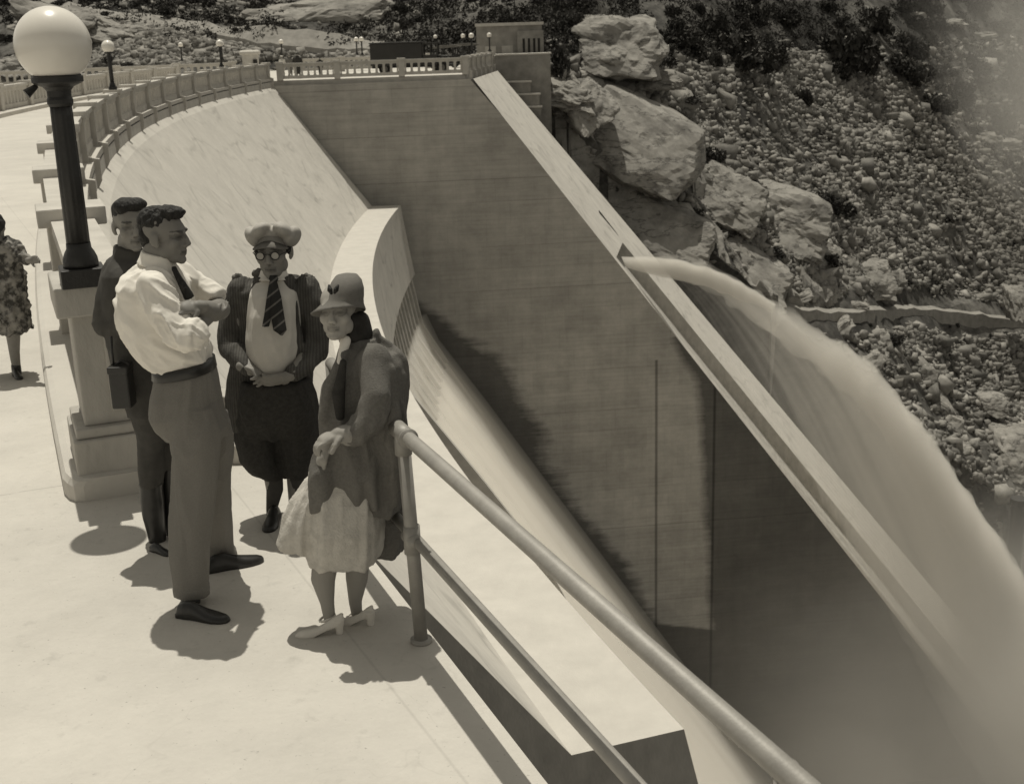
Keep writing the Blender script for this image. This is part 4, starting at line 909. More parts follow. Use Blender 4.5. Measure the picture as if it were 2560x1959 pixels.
class Fig:
    def __init__(s, y): s.y = y
    def p(s, px, py, dy=0): return at(px, py, s.y + dy)
    def ch(s, mb_, pts):        # (px,py,dy,rpx)
        caps(mb_, [(s.p(a, b_, d), r * mpp(s.p(a, b_, d))) for a, b_, d, r in pts])
    def el(s, mb_, px, py, dy, rx, ry, dep, rot=0):
        P = s.p(px, py, dy); m = mpp(P); c, q = math.cos(R_(rot)), math.sin(R_(rot)); ellip(mb_, P, (CR * c + CU * q, CF, CU * c - CR * q), (rx * m, dep, ry * m))
    def lo(s, mb_, rings, n=32, ex=2.3):    # (px, py, dy, hw_px, depth_m, tilt_px=0, yaw=0)
        out = []
        for t in rings:
            px, py, dy, hw, dep = t[:5]; tl_ = t[5] if len(t) > 5 else 0; yw = R_(t[6]) if len(t) > 6 else 0; td = t[7] if len(t) > 7 else 0
            P = s.p(px, py, dy); m = mpp(P); r = []
            for k in range(n):
                a = 2 * math.pi * k / n; ca, sa = math.cos(a), math.sin(a); ca, sa = math.copysign(abs(ca) ** (2 / ex), ca), math.copysign(abs(sa) ** (2 / ex), sa)
                x, y_ = hw * m * ca, dep * sa; X = x * math.cos(yw) - y_ * math.sin(yw); Y_ = x * math.sin(yw) + y_ * math.cos(yw)
                r.append(P + Vector((X, Y_, (tl_ * ca + td * sa) * m)))
            out.append(r)
        mb_.rings(out)
def head(mb_, C, sc_=1.0, yaw=0, pitch=0, nose=1.0, jaw=1.0, ears=True, fat=1.0):
    """yaw 0 faces the camera side (-Y), +90 faces +X"""
    Fd = Vector((math.sin(R_(yaw)), -math.cos(R_(yaw)), 0)); Fd = (Fd * math.cos(R_(pitch)) + UP * math.sin(R_(pitch))).normalized(); S = Fd.cross(UP).normalized(); U = S.cross(Fd).normalized()
    L = lambda s_, f, u: C + (S * s_ + Fd * f + U * u) * sc_
    E = lambda c, r: ellip(mb_, L(*c), (S, Fd, U), tuple(q * sc_ for q in r))
    E((0, -.012, .036), (.074 * fat, .094, .080)); E((0, .030, -.035), (.058 * fat, .060, .080)); E((0, .052, .02), (.055, .040, .05))
    E((0, .076, -.098), (.024 * fat, .020, .018 * jaw)); E((0, .045, -.085), (.042 * fat, .045, .03))
    for q in (-1, 1):
        E((q * .040, .058, -.025), (.022 * fat, .024, .026)); E((q * .030, .083, .024), (.022, .012, .009)); E((q * .045, .010, -.062), (.016 * fat, .04, .03))
        if ears: E((q * .076 * fat, -.010, -.008), (.010, .020, .031)); E((q * .073 * fat, .0, -.03), (.008, .012, .014))
    caps(mb_, [(L(0, .086, .016), .009 * sc_), (L(0, .094 + .006 * nose, -.010), .0105 * sc_), (L(0, .098 + .009 * nose, -.028), .0125 * sc_)])
    for q in (-1, 1): E((q * .012, .100, -.036), (.009, .012, .008))
    caps(mb_, [(L(-.022, .082, -.062), .006 * sc_), (L(0, .094, -.058), .008 * sc_), (L(.022, .082, -.062), .006 * sc_)])
    caps(mb_, [(L(-.018, .082, -.071), .006 * sc_), (L(0, .091, -.072), .0085 * sc_), (L(.018, .082, -.071), .006 * sc_)])
    def tn(P):
        q = (P - C) / sc_; s_, f, u = q.dot(S), q.dot(Fd), q.dot(U); t = 1.0
        if f > .045:
            for k in (-1, 1):
                e = ((s_ - k * .031) / .017) ** 2 + ((u - .002) / .008) ** 2
                if e < 1: t = min(t, .30 + .3 * e)
                e = ((s_ - k * .031) / .026) ** 2 + ((u - .004) / .017) ** 2
                if e < 1: t = min(t, .62)
                e = ((s_ - k * .032) / .024) ** 2 + ((u - .026 + abs(s_ * 0)) / .0055) ** 2
                if e < 1: t = min(t, .32)
            if abs(s_) < .024 and abs(u + .065) < .0025: t = .35
            elif abs(s_) < .026 and abs(u + .066) < .011: t = .72
            if abs(s_) < .011 and abs(u + .043) < .004: t = .6
        return t
    return tn, L, (S, Fd, U)
def hand(mb_, W, D, Nn, side=1, curl=(.5, .5, .4), s_=1.0, spread=1.0):
    D = Vector(D).normalized(); Nn = Vector(Nn); Nn = (Nn - D * Nn.dot(D)).normalized(); Lt = D.cross(Nn).normalized() * side
    ellip(mb_, W + D * .045 * s_, (D, Lt, Nn), (.052 * s_, .040 * s_, .017 * s_)); caps(mb_, [(W - D * .02 * s_, .026 * s_), (W + D * .015 * s_, .028 * s_)])
    for k, (off, ln) in enumerate(((.030, .070), (.010, .080), (-.011, .074), (-.031, .058))):
        P = W + D * (.082 - .006 * abs(k - 1)) * s_ + Lt * off * s_; d = (D + Lt * off * .8 * spread).normalized(); a = 0; pts = [(P - D * .02 * s_, .0105 * s_)]
        for q, (fr, rr) in enumerate(((.45, .0098), (.30, .0088), (.25, .0075))):
            a += curl[q] * (1 + .08 * (k - 1.5)); v = d * math.cos(a) + Nn * math.sin(a); P = P + v * ln * fr * s_; pts.append((P.copy(), rr * s_))
        caps(mb_, pts, 10)
    T = W + D * .018 * s_ + Lt * .034 * s_; caps(mb_, [(T, .014 * s_), (T + (D * .6 + Lt * .7 + Nn * .45).normalized() * .036 * s_, .0115 * s_), (T + (D * .9 + Lt * .55 + Nn * .8).normalized() * .066 * s_, .0088 * s_)], 10)
def shoe(mb_, A, B, wd=1.0, hgt=1.0, heel=.0, low=False):
    A, B = Vector((A.x, A.y, 0)), Vector((B.x, B.y, 0)); d = B - A; L = d.length; d.normalize(); n = Vector((-d.y, d.x, 0)); k = L / .29
    P = [(0, .022, .050), (.04, .032, .07), (.15, .037, .085), (.30, .036, .09), (.45, .040, .072), (.60, .047, .056), (.75, .049, .046), (.90, .040, .038), (.97, .026, .030), (1.0, .010, .02)]
    if low: P = [(0, .020, .045), (.05, .028, .05), (.2, .030, .044), (.35, .028, .034), (.5, .032, .030), (.65, .038, .034), (.8, .036, .032), (.92, .024, .026), (1.0, .008, .014)]
    rg = []
    for t, w_, h in P:
        zb = heel * max(0, 1 - t / .62) ** .8; w_, h = w_ * wd * k, h * hgt * (k if not low else 1); c = A + d * L * t
        rg.append([c + n * w_ * math.cos(a) + UP * (zb + .002 + h * max(0, math.sin(a)) ** .8 * 1.0 + (.0 if math.sin(a) >= 0 else .0)) for a in [2 * math.pi * q / 20 for q in range(20)]])
    mb_.rings(rg)
    if heel: mb_.rings([[A + d * L * .10 + (n * math.cos(a) + d * math.sin(a)) * r + UP * z for a in [2 * math.pi * q / 10 for q in range(10)]] for z, r in ((0, .016), (heel * .5, .017), (heel + .02, .027))])
    else: mb_.box(A + d * L * .13 + UP * .012, d, n, UP, L * .13, .033 * k, .012)
def folds(amp, fx=8, fz=2.0, seed=0, fine=.15, d=(0, 0, 1), sharp=2.2):
    """long creases running along direction d"""
    d = Vector(d).normalized(); sv = Vector((seed * 1.7, seed * .9, seed * 1.3))
    def f(p, n_):
        w_ = p * 2.2 + sv; p2 = p + Vector((noise.noise(w_), noise.noise(w_ + Vector((9, 0, 0))), noise.noise(w_ + Vector((0, 9, 0))))) * .10
        al = p2.dot(d); q = (p2 - d * al) * fx + d * al * fz + sv
        r1 = max(0, 1 - abs(noise.noise(q)) * sharp * 1.3); r2 = max(0, 1 - abs(noise.noise(q * 1.9 + Vector((3, 7, 1)))) * sharp * 1.6); m_ = .5 + noise.noise(p * 3.1 + sv)
        return amp * ((r1 - .45) * .9 + (r2 - .3) * .45 * m_ + .5 * noise.noise(p * 5 + sv) + fine * noise.noise(p * 30))
    return f
mat('skin', .24, rough=.55, attr=True, var=.06, scale=30, spec=.3); mat('skin_dark', .20, rough=.55, attr=True, var=.06, scale=30, spec=.3)
mat('hair', .022, rough=.62, var=.5, scale=60, stretch=(1, 1, .25), spec=.3, bump=.8, bscale=90)
mat('white_cotton', .76, rough=.9, var=.04, scale=30); mat('shirt_grey', .60, rough=.9, var=.05, scale=20)
mat('trousers', .19, rough=.95, var=.10, scale=160, bump=.2, bscale=300); mat('dark_wool', .045, rough=.95, var=.25, scale=50, bump=.3, bscale=200); mat('dark_jacket', .065, rough=.85, var=.2, scale=14)
mat('leather', .02, rough=.35, spec=.5, var=.3, scale=20); mat('stocking', .29, rough=.7, attr=True); mat('white_shoe', .62, rough=.5, var=.06, scale=20)
def knit(n, mp, col):
    tc = N(n, 'ShaderNodeTexCoord'); w_ = N(n, 'ShaderNodeTexWave'); w_.bands_direction = 'X'; w_.inputs['Scale'].default_value = 22; w_.inputs['Distortion'].default_value = 1.5; n.links.new(tc.outputs['Object'], w_.inputs['Vector'])
    return math_(n, 'MULTIPLY', maprange(n, w_.outputs['Fac'], 0, 1, .78, 1.2), maprange(n, noise_(n, tc.outputs['Object'], 14, 5, .6), .3, .7, .7, 1.3))
mat('cardigan', .08, rough=.95, build=knit, bump=.3, bscale=150)
mat('coat_wool', .15, rough=.95, var=.16, scale=90, bump=.35, bscale=220); mat('coat_lining', .035, rough=.9, var=.3, scale=25); mat('skirt_cloth', .50, rough=.95, var=.16, scale=22, bump=.3, bscale=120); mat('felt', .16, rough=.95, var=.10, scale=60); mat('glove', .30, rough=.7, var=.15, scale=18); mat('cap_cloth', .40, rough=.75, var=.1, scale=25, spec=.4)
def stripes(n, mp, col):
    tc = N(n, 'ShaderNodeTexCoord'); m1 = N(n, 'ShaderNodeMapping'); m1.inputs['Rotation'].default_value = (0, R_(35), 0); n.links.new(tc.outputs['Object'], m1.inputs[0])
    s_ = N(n, 'ShaderNodeSeparateXYZ'); n.links.new(m1.outputs[0], s_.inputs[0]); f = math_(n, 'FRACT', math_(n, 'MULTIPLY', s_.outputs[2], 22)); return maprange(n, f, .80, .84, 1.0, 6.0)
mat('striped_tie', .022, rough=.6, build=stripes); mat('lens_glass', .42, rough=.12, spec=.8)

# ---------------------------------------------------------------- man in white shirt, seen in profile with folded arms
f = Fig(5.35); base = f.p(490, 1500); base.z = 0
b = MB(); hc = f.p(408, 588); tn, HL, HA = head(b, hc, 1.03, yaw=84, pitch=-4, nose=1.05, jaw=1.1)
f.ch(b, [(392, 618, 0, 33), (385, 665, 0, 34), (400, 720, 0, 60), (420, 820, 0, 62), (455, 910, 0, 60), (460, 980, 0, 66)])
f.ch(b, [(470, 1010, -.08, 46), (485, 1200, -.12, 32), (478, 1480, -.15, 18)]); f.ch(b, [(500, 1010, .1, 46), (530, 1200, .2, 32), (548, 1395, .35, 18)])
f.ch(b, [(385, 720, -.18, 30), (440, 840, -.24, 24)]); f.ch(b, [(440, 840, -.24, 25), (474, 832, -.25, 24), (500, 808, -.18, 20), (520, 795, -.08, 16)])
f.ch(b, [(440, 700, .2, 28), (525, 752, .18, 26), (549, 773, .12, 26)]); f.ch(b, [(549, 773, .10, 27), (534, 778, .0, 27), (512, 775, -.12, 24), (498, 768, -.2, 19)])
hand(b, f.p(500, 766, -.21), Vector((-.75, -.45, .1)), Vector((-.2, .6, -.8)), side=1, curl=(.7, .8, .5), s_=.9)
hand(b, f.p(520, 795, -.06), Vector((.6, .8, .1)), Vector((-.3, .3, 1)), side=1, curl=(.4, .4, .3), s_=.85)
m1 = remesh(b, 'person', MATS['skin_dark'], None, .0055, 2, tonef=tn, loc=tuple(base)); tag(m1, 'person in white shirt with rolled sleeves and folded arms, seen in profile facing right', 'person')
def hairmesh(parts, name, parent, m='hair', vox=.006, amp=.004, fr=60):
    b = MB(); [ellip(b, c, ax, r) for c, ax, r in parts]
    return remesh(b, name, MATS[m], parent, vox, 2, disp=lambda p, n_: amp * noise.noise(Vector((p.x * fr, p.y * fr, p.z * fr))) + amp * .8 * noise.noise(p * fr * .35))
S, Fd, U = HA
hairmesh([(HL(0, -.022, .052), HA, (.078, .088, .076)), (HL(0, .035, .098), HA, (.060, .055, .032)), (HL(0, .072, .098), HA, (.05, .026, .026)), (HL(0, -.06, .0), HA, (.066, .045, .060))], 'hair', m1, amp=.007, fr=45)
b = MB()
f.lo(b, [(392, 652, 0, 33, .065), (388, 664, 0, 50, .11), (384, 684, 0, 68, .17), (383, 706, 0, 82, .20), (386, 740, 0, 91, .205), (396, 790, 0, 98, .20), (408, 835, 0, 100, .195), (425, 870, 0, 96, .185), (443, 895, 0, 86, .165, 8), (457, 912, 0, 74, .14, 10), (459, 922, 0, 68, .13, 10)])
f.ch(b, [(383, 722, -.17, 44), (412, 780, -.22, 46), (448, 828, -.25, 45), (480, 838, -.26, 40)]); 
P = f.p(470, 838, -.26); b.tube([f.p(462, 836, -.26), f.p(492, 840, -.27)], [44 * mpp(P), 43 * mpp(P)], 20)
f.ch(b, [(440, 690, .16, 38), (485, 712, .20, 36), (522, 738, .18, 32)]); b.tube([f.p(508, 728, .18), f.p(540, 752, .15)], [36 * mpp(P), 35 * mpp(P)], 20)
remesh(b, 'shirt', MATS['white_cotton'], m1, .007, 2, disp=folds(.016, 12, 2.8, 3, .08, (.75, 0, -.65)))
b = MB(); f.lo(b, [(393, 632, 0, 37, .068, -10), (392, 650, 0, 40, .075, -12), (392, 664, 0, 47, .09, -12)]); remesh(b, 'collar', MATS['white_cotton'], m1, .006, 1)
b = MB(); b.tube([f.p(434, 668, -.06), f.p(444, 690, -.10), f.p(462, 722, -.13), f.p(474, 745, -.12)], [.012, .014, .020, .024], 10); remesh(b, 'tie', MATS['hair'], m1, .006, 1)
b = MB()
f.lo(b, [(459, 915, 0, 73, .14, 10), (462, 945, 0, 78, .155, 6), (462, 985, 0, 84, .17), (466, 1030, 0, 90, .175), (482, 1065, .0, 88, .165), (495, 1090, .02, 76, .15)])
f.lo(b, [(466, 1010, -.05, 78, .12), (488, 1080, -.07, 64, .11), (490, 1140, -.09, 58, .10), (487, 1220, -.11, 55, .095), (481, 1300, -.13, 54, .09), (477, 1380, -.15, 50, .085), (479, 1440, -.16, 45, .08), (480, 1462, -.16, 43, .078), (480, 1463, -.16, 46, .082), (481, 1484, -.16, 44, .08)])
f.lo(b, [(505, 1030, .08, 62, .11), (530, 1100, .12, 52, .10), (534, 1180, .17, 46, .09), (531, 1280, .24, 44, .085), (543, 1350, .31, 42, .08), (549, 1376, .33, 40, .076), (549, 1378, .33, 45, .084), (553, 1401, .34, 43, .082)])
remesh(b, 'trousers', MATS['trousers'], m1, .007, 2, disp=folds(.013, 8, .9, 8, .05))
b = MB(); f.lo(b, [(459, 905, 0, 75, .145, 11), (459, 907, 0, 76.5, .15, 11), (461, 930, 0, 79, .157, 9), (461, 932, 0, 77, .15, 9)]); b.build('belt', MATS['leather'], m1, smooth=True)
b = MB(); shoe(b, onz(446, 1540), onz(574, 1556)); f.ch(b, [(478, 1495, -.16, 24), (474, 1515, -.17, 26)]); remesh(b, 'shoe', MATS['leather'], m1, .006, 1)
b = MB(); shoe(b, onz(516, 1432), onz(660, 1402)); f.ch(b, [(552, 1405, .34, 22), (545, 1415, .33, 24)]); remesh(b, 'shoe', MATS['leather'], m1, .006, 1)

# ---------------------------------------------------------------- smiling man behind, dark clothes
f = Fig(5.95); base = f.p(390, 1370); base.z = 0
b = MB(); hc = f.p(326, 562); tn, HL, HA = head(b, hc, 1.02, yaw=28, pitch=-2)
f.ch(b, [(322, 600, 0, 27), (322, 650, 0, 30), (330, 720, 0, 58), (338, 850, 0, 54), (355, 960, 0, 50)]); f.ch(b, [(375, 980, 0, 36), (378, 1150, 0, 26), (388, 1280, 0, 20), (395, 1360, 0, 15)]); f.ch(b, [(400, 980, .1, 36), (425, 1150, .1, 26), (430, 1340, .1, 16)])
f.ch(b, [(285, 690, -.05, 26), (268, 815, -.05, 20), (330, 800, -.2, 17)]); hand(b, f.p(330, 800, -.2), Vector((1, -.1, .2)), Vector((0, -1, 0)), side=1)
m0 = remesh(b, 'person', MATS['skin'], None, .0055, 2, tonef=tn, loc=tuple(base)); tag(m0, 'smiling person in dark jacket, breeches and high boots behind the one in white shirt', 'person')
hairmesh([(HL(0, -.022, .058), HA, (.079, .086, .072)), (HL(-.015, .045, .100), HA, (.066, .05, .034)), (HL(.045, .055, .095), HA, (.035, .035, .034)), (HL(0, -.055, .02), HA, (.070, .045, .045))], 'hair', m0, amp=.004, fr=30)
b = MB()
f.lo(b, [(322, 618, 0, 32, .07, -8), (322, 640, 0, 38, .085), (322, 655, 0, 52, .12), (324, 680, 0, 66, .16), (328, 720, 0, 72, .17), (332, 790, 0, 72, .165), (338, 860, 0, 66, .15), (352, 930, 0, 60, .145), (366, 980, 0, 56, .15), (378, 1030, 0, 52, .15)])
f.ch(b, [(292, 680, -.02, 40), (272, 745, -.05, 34), (268, 808, -.05, 33)]); f.ch(b, [(270, 812, -.06, 32), (325, 805, -.18, 26)])
remesh(b, 'jacket', MATS['dark_jacket'], m0, .0075, 2, disp=folds(.012, 8, 3, 13, .1, (.4, 0, 1)))
b = MB(); f.lo(b, [(372, 960, 0, 52, .14), (380, 1030, 0, 50, .14), (384, 1080, 0, 38, .11), (378, 1120, 0, 32, .09), (378, 1170, 0, 32, .085), (378, 1200, 0, 29, .075), (378, 1210, 0, 27, .07)]); f.lo(b, [(400, 1000, .08, 45, .13), (420, 1080, .1, 34, .1), (428, 1150, .1, 29, .08), (428, 1165, .1, 26, .07)])
remesh(b, 'breeches', MATS['dark_jacket'], m0, .0075, 2, disp=folds(.010, 8, 1.5, 16))
b = MB(); f.lo(b, [(378, 1204, 0, 29, .065), (380, 1240, 0, 28, .062), (385, 1290, 0, 27, .058), (391, 1330, 0, 22, .05), (396, 1365, 0, 20, .048)]); shoe(b, onz(380, 1376), onz(432, 1392)); remesh(b, 'boot', MATS['leather'], m0, .0065, 2, disp=folds(.005, 6, 6, 2, .1, (1, 0, .3)))
b = MB(); f.lo(b, [(427, 1158, .1, 27, .065), (430, 1240, .1, 25, .06), (432, 1340, .1, 19, .05)]); shoe(b, onz(425, 1345), onz(470, 1350)); remesh(b, 'boot', MATS['leather'], m0, .0065, 2)
cc = empty('camera_case', tuple(f.p(306, 960, -.22)), 'dark leather camera case hanging from a strap at the side of the smiling person', 'camera case')
b = MB(); A_, B_ = f.p(300, 920, -.22), f.p(312, 1015, -.22); dz = (A_ - B_).normalized(); mm = mpp(A_); dx = dz.cross(Vector((0, 1, 0))).normalized(); b.box((A_ + B_) / 2, dx, dz.cross(dx), dz, 24 * mm, .05, 50 * mm); b.build('case', MATS['leather'], cc, bevel=.008)
b = MB(); b.box(A_ + dz * .0, dx, dz.cross(dx), dz, 25.5 * mm, .054, 9 * mm); b.build('lid', MATS['leather'], cc, bevel=.006)
b = MB(); b.tube([f.p(278, 840, -.18), f.p(280, 880, -.2), f.p(284, 915, -.22)], .006, 8); b.tube([f.p(284, 915, -.22), f.p(305, 900, -.2), f.p(322, 912, -.22)], .006, 8); b.build('strap', MATS['leather'], cc, smooth=True)

# ---------------------------------------------------------------- person in big cap and glasses
f = Fig(6.25); base = f.p(685, 1290); base.z = 0
b = MB(); hc = f.p(683, 626); tn, HL, HA = head(b, hc, 1.14, yaw=-3, pitch=-3, fat=1.03)
f.ch(b, [(683, 670, .03, 27), (683, 715, .02, 30), (685, 780, .02, 58), (685, 900, 0, 62), (690, 1010, 0, 60)]); f.ch(b, [(655, 1020, 0, 46), (660, 1120, 0, 34), (682, 1190, 0, 23), (686, 1225, 0, 20), (678, 1275, -.01, 12)]); f.ch(b, [(735, 1020, .04, 46), (738, 1120, .04, 34), (738, 1190, .04, 22), (740, 1260, .04, 18), (738, 1310, .04, 12)])
f.ch(b, [(605, 730, .02, 24), (588, 860, -.02, 20), (628, 925, -.2, 15)]); f.ch(b, [(765, 730, .02, 24), (785, 860, -.02, 20), (735, 930, -.22, 15)])
hand(b, f.p(612, 918, -.19), Vector((.85, -.25, -.25)), Vector((.1, -.4, -.9)), side=1, curl=(.9, .9, .6), s_=1.05)
hand(b, f.p(722, 940, -.23), Vector((-.97, -.12, -.22)), Vector((-.1, .75, .6)), side=1, curl=(.25, .35, .3), s_=1.05)
m2 = remesh(b, 'person', MATS['skin'], None, .0055, 2, tonef=tn, loc=tuple(base)); tag(m2, 'person in big puffy cap, round glasses, knitted cardigan and striped necktie, hands clasped', 'person')
hairmesh([(HL(0, -.03, .05), HA, (.078, .085, .06)), (HL(-.070, .0, .01), HA, (.014, .03, .035)), (HL(.070, .0, .01), HA, (.014, .03, .035))], 'hair', m2)
b = MB()
f.lo(b, [(683, 690, .0, 34, .07), (683, 704, -.0, 50, .10), (684, 730, -.03, 60, .135), (684, 780, -.05, 64, .165), (684, 840, -.055, 67, .175), (686, 885, -.05, 66, .172), (688, 915, -.05, 60, .17), (690, 930, -.03, 50, .14)]); remesh(b, 'shirt', MATS['shirt_grey'], m2, .008, 2, disp=folds(.009, 8, 1.5, 21, .1))
b = MB(); f.lo(b, [(684, 672, .01, 31, .058, 0, 0, -3), (684, 690, -.0, 36, .07, 0, 0, -4), (684, 700, -.02, 43, .09, 0, 0, -6)]); remesh(b, 'collar', MATS['white_cotton'], m2, .006, 1)
b = MB()
f.lo(b, [(684, 688, .08, 44, .07), (684, 702, .06, 80, .10), (683, 722, .05, 98, .125), (684, 760, .05, 100, .135), (684, 820, .05, 98, .145), (680, 880, .05, 98, .15), (676, 930, .04, 104, .165), (672, 990, .03, 106, .17), (668, 1040, .02, 100, .165), (668, 1062, .02, 97, .16)])
for sx_, pts_ in ((1, [(600, 724, .03, 35), (580, 800, .0, 33), (582, 865, -.03, 33), (605, 905, -.14, 27), (618, 922, -.19, 23)]), (1, [(768, 722, .03, 37), (792, 800, .0, 34), (788, 868, -.03, 35), (758, 915, -.15, 29), (738, 932, -.21, 24)])): f.ch(b, pts_)
caps(b, [(f.p(648, 705, -.05), .026), (f.p(634, 770, -.09), .030), (f.p(628, 850, -.11), .030), (f.p(636, 910, -.10), .028)]); caps(b, [(f.p(722, 705, -.05), .026), (f.p(736, 770, -.09), .030), (f.p(742, 850, -.11), .030), (f.p(735, 900, -.10), .028)])
remesh(b, 'cardigan', MATS['cardigan'], m2, .008, 2, disp=folds(.014, 9, 2, 30, .15))
b = MB()
for a, b_ in ((590, 690), (640, 678), (610, 700), (770, 695), (758, 690)):
    f.ch(b, [(a, b_ + 6, .04, 11), (a + 8, b_ + 2, .03, 9)])
remesh(b, 'fur_trim', MATS['coat_wool'], m2, .006, 1, disp=lambda p, n_: .010 * noise.noise(p * 70))
b = MB()
f.lo(b, [(692, 945, -.03, 84, .17), (694, 990, -.03, 96, .185), (694, 1040, -.01, 102, .185), (692, 1080, .02, 104, .16)]); f.lo(b, [(645, 1040, .01, 56, .14), (641, 1090, .0, 54, .13), (650, 1145, .0, 47, .115), (667, 1175, .0, 39, .10), (681, 1192, .0, 27, .07)]); f.lo(b, [(735, 1040, .03, 56, .14), (741, 1090, .03, 54, .13), (742, 1150, .03, 46, .11), (738, 1178, .03, 34, .09), (736, 1190, .03, 26, .07)])
remesh(b, 'knickers', MATS['dark_wool'], m2, .008, 2, disp=folds(.018, 8, 1.2, 40, .1))
b = MB(); f.ch(b, [(683, 1180, 0, 24), (687, 1222, 0, 21.5), (679, 1272, -.01, 14)]); f.ch(b, [(738, 1180, .04, 23), (740, 1225, .04, 20), (738, 1300, .04, 14)]); remesh(b, 'stockings', MATS['dark_jacket'], m2, .006, 2)
for (a, c) in (((690, 1290), (670, 1334)), ((742, 1335), (752, 1372))):
    b = MB(); A_, B_ = onz(*a), onz(*c); d = (B_ - A_).normalized(); shoe(b, B_ - d * .26, B_); f.ch(b, [(a[0] - 10, a[1] - 15, 0, 15), (a[0] - 9, a[1], 0, 15)]); remesh(b, 'shoe', MATS['leather'], m2, .006, 1)
b = MB(); f.el(b, 682, 588, .04, 48, 24, .13); f.el(b, 637, 593, .01, 20, 29, .10, 30); f.el(b, 729, 591, .01, 20, 28, .10, -30); f.el(b, 655, 577, -.04, 27, 19, .09, 32); f.el(b, 709, 576, -.04, 27, 19, .09, -32); remesh(b, 'cap_crown', MATS['cap_cloth'], m2, .006, 3, disp=lambda p, n_: .004 * noise.noise(p * 16))
b = MB(); C0 = HL(0, .030, .036); S, Fd, U = HA; r1, r2 = [], []
for k in range(17):
    a = R_(-82 + 164 * k / 16); rr = .105 + .0 * abs(a); z = .018 - .034 * math.sin(abs(a)) ** 2
    p_in = C0 + S * .070 * math.sin(a) + Fd * .048 * math.cos(a) + U * (z + .012); p_out = C0 + S * .092 * math.sin(a) + Fd * (.105 * math.cos(a)) + U * (z - .012 * math.cos(a)); r1.append(p_in); r2.append(p_out)
n_ = 17; V = r1 + r2 + [p - U * .006 for p in r1] + [p - U * .006 for p in r2]; Fc = []
for k in range(n_ - 1): Fc += [(k, k + 1, n_ + k + 1, n_ + k), (2 * n_ + k + 1, 2 * n_ + k, 3 * n_ + k, 3 * n_ + k + 1), (n_ + k, n_ + k + 1, 3 * n_ + k + 1, 3 * n_ + k), (k + 1, k, 2 * n_ + k, 2 * n_ + k + 1)]
Fc += [(0, n_, 3 * n_, 2 * n_), (n_ - 1, 3 * n_ - 1, 4 * n_ - 1, 2 * n_ - 1)]
b.add(V, Fc); b.build('cap_visor', MATS['felt'], m2, smooth=True)
b = MB()
for q in (-1, 1):
    c = HL(q * .033, .112, .0); ring = [c + S * .021 * math.cos(a) + U * .020 * math.sin(a) for a in [2 * math.pi * k / 20 for k in range(21)]]; b.tube(ring, .0026, 6, cap=False)
    b.tube([HL(q * .054, .110, .004), HL(q * .076, .06, .006), HL(q * .079, .0, .0)], .002, 6)
b.tube([HL(-.013, .113, .006), HL(0, .118, .009), HL(.013, .113, .006)], .0024, 6); gl = b.build('glasses', MATS['iron'], m2, smooth=True)
b = MB()
for q in (-1, 1): c = HL(q * .033, .111, .0); b.lathe((0, 0, 0), [(.019, -.001), (.0185, .001)], 20); 
V = []; Fc = []
for q in (-1, 1):
    c = HL(q * .033, .111, 0); i0 = len(V); V += [c + S * .0185 * math.cos(2 * math.pi * k / 20) + U * .0178 * math.sin(2 * math.pi * k / 20) for k in range(20)]; Fc.append(tuple(range(i0, i0 + 20)))
ln = mk('lens', V, Fc, MATS['lens_glass'], gl)
b = MB(); mm = mpp(f.p(690, 760, -.2))
def ribbon(pts, d_=.012):
    rg = []
    for px, py, dy, hw in pts: P = f.p(px, py, dy); rg.append([P - CR * hw * mm, P - Vector((0, d_, 0)), P + CR * hw * mm, P + Vector((0, d_, 0))])
    return rg
b.rings(ribbon([(684, 688, -.10, 10), (684, 697, -.115, 12), (684, 704, -.125, 9), (688, 740, -.18, 15), (694, 790, -.225, 17), (700, 825, -.25, 17), (704, 838, -.255, 3)])); b.rings(ribbon([(681, 704, -.115, 8), (677, 740, -.175, 10), (670, 790, -.22, 10), (664, 815, -.24, 9), (663, 816, -.24, 8)])); b.build('necktie', MATS['striped_tie'], m2)

# ---------------------------------------------------------------- person in cloche hat and coat leaning on the railing
f = Fig(4.98); base = f.p(850, 1570); base.z = 0
b = MB(); hc = f.p(846, 776); tn, HL, HA = head(b, hc, 1.0, yaw=-9, pitch=5, nose=.6, jaw=.8, ears=False)
f.ch(b, [(858, 810, .05, 26), (880, 860, .03, 28), (900, 940, .02, 60), (905, 1080, 0, 58), (900, 1220, 0, 66)]); f.ch(b, [(850, 1260, -.05, 48), (815, 1390, -.08, 34), (808, 1445, -.09, 31), (818, 1505, -.10, 18), (824, 1545, -.10, 15)]); f.ch(b, [(905, 1260, .02, 48), (894, 1390, .0, 32), (892, 1445, .0, 28), (888, 1500, .0, 17), (892, 1535, 0, 14)])
f.ch(b, [(930, 920, -.05, 30), (926, 1056, -.22, 26), (850, 1088, -.24, 16)]); hand(b, f.p(850, 1084, -.24), Vector((-.85, -.2, -.15)), Vector((-.2, .1, -1)), side=1, curl=(.6, .7, .5), s_=.95)
m3 = remesh(b, 'person', MATS['stocking'], None, .0055, 2, tonef=lambda p: tn(p) * 1.25 if p.z > 1.0 else 1.0, loc=tuple(base)); tag(m3, 'person in cloche hat, long wool coat and pale strapped heels leaning on the pipe railing', 'person')
b = MB()
f.lo(b, [(893, 838, .04, 26, .05), (900, 856, .04, 42, .09), (915, 880, .03, 70, .13), (922, 905, .02, 82, .15), (912, 960, .01, 102, .165), (904, 1040, .0, 104, .175), (905, 1110, .0, 100, .18), (905, 1180, .0, 104, .185), (900, 1225, .01, 108, .185, -8), (904, 1255, .02, 106, .18, -22)])
f.lo(b, [(818, 1110, -.10, 26, .06), (812, 1190, -.11, 38, .08), (808, 1240, -.11, 38, .08, 10), (806, 1266, -.11, 36, .08, 16)])
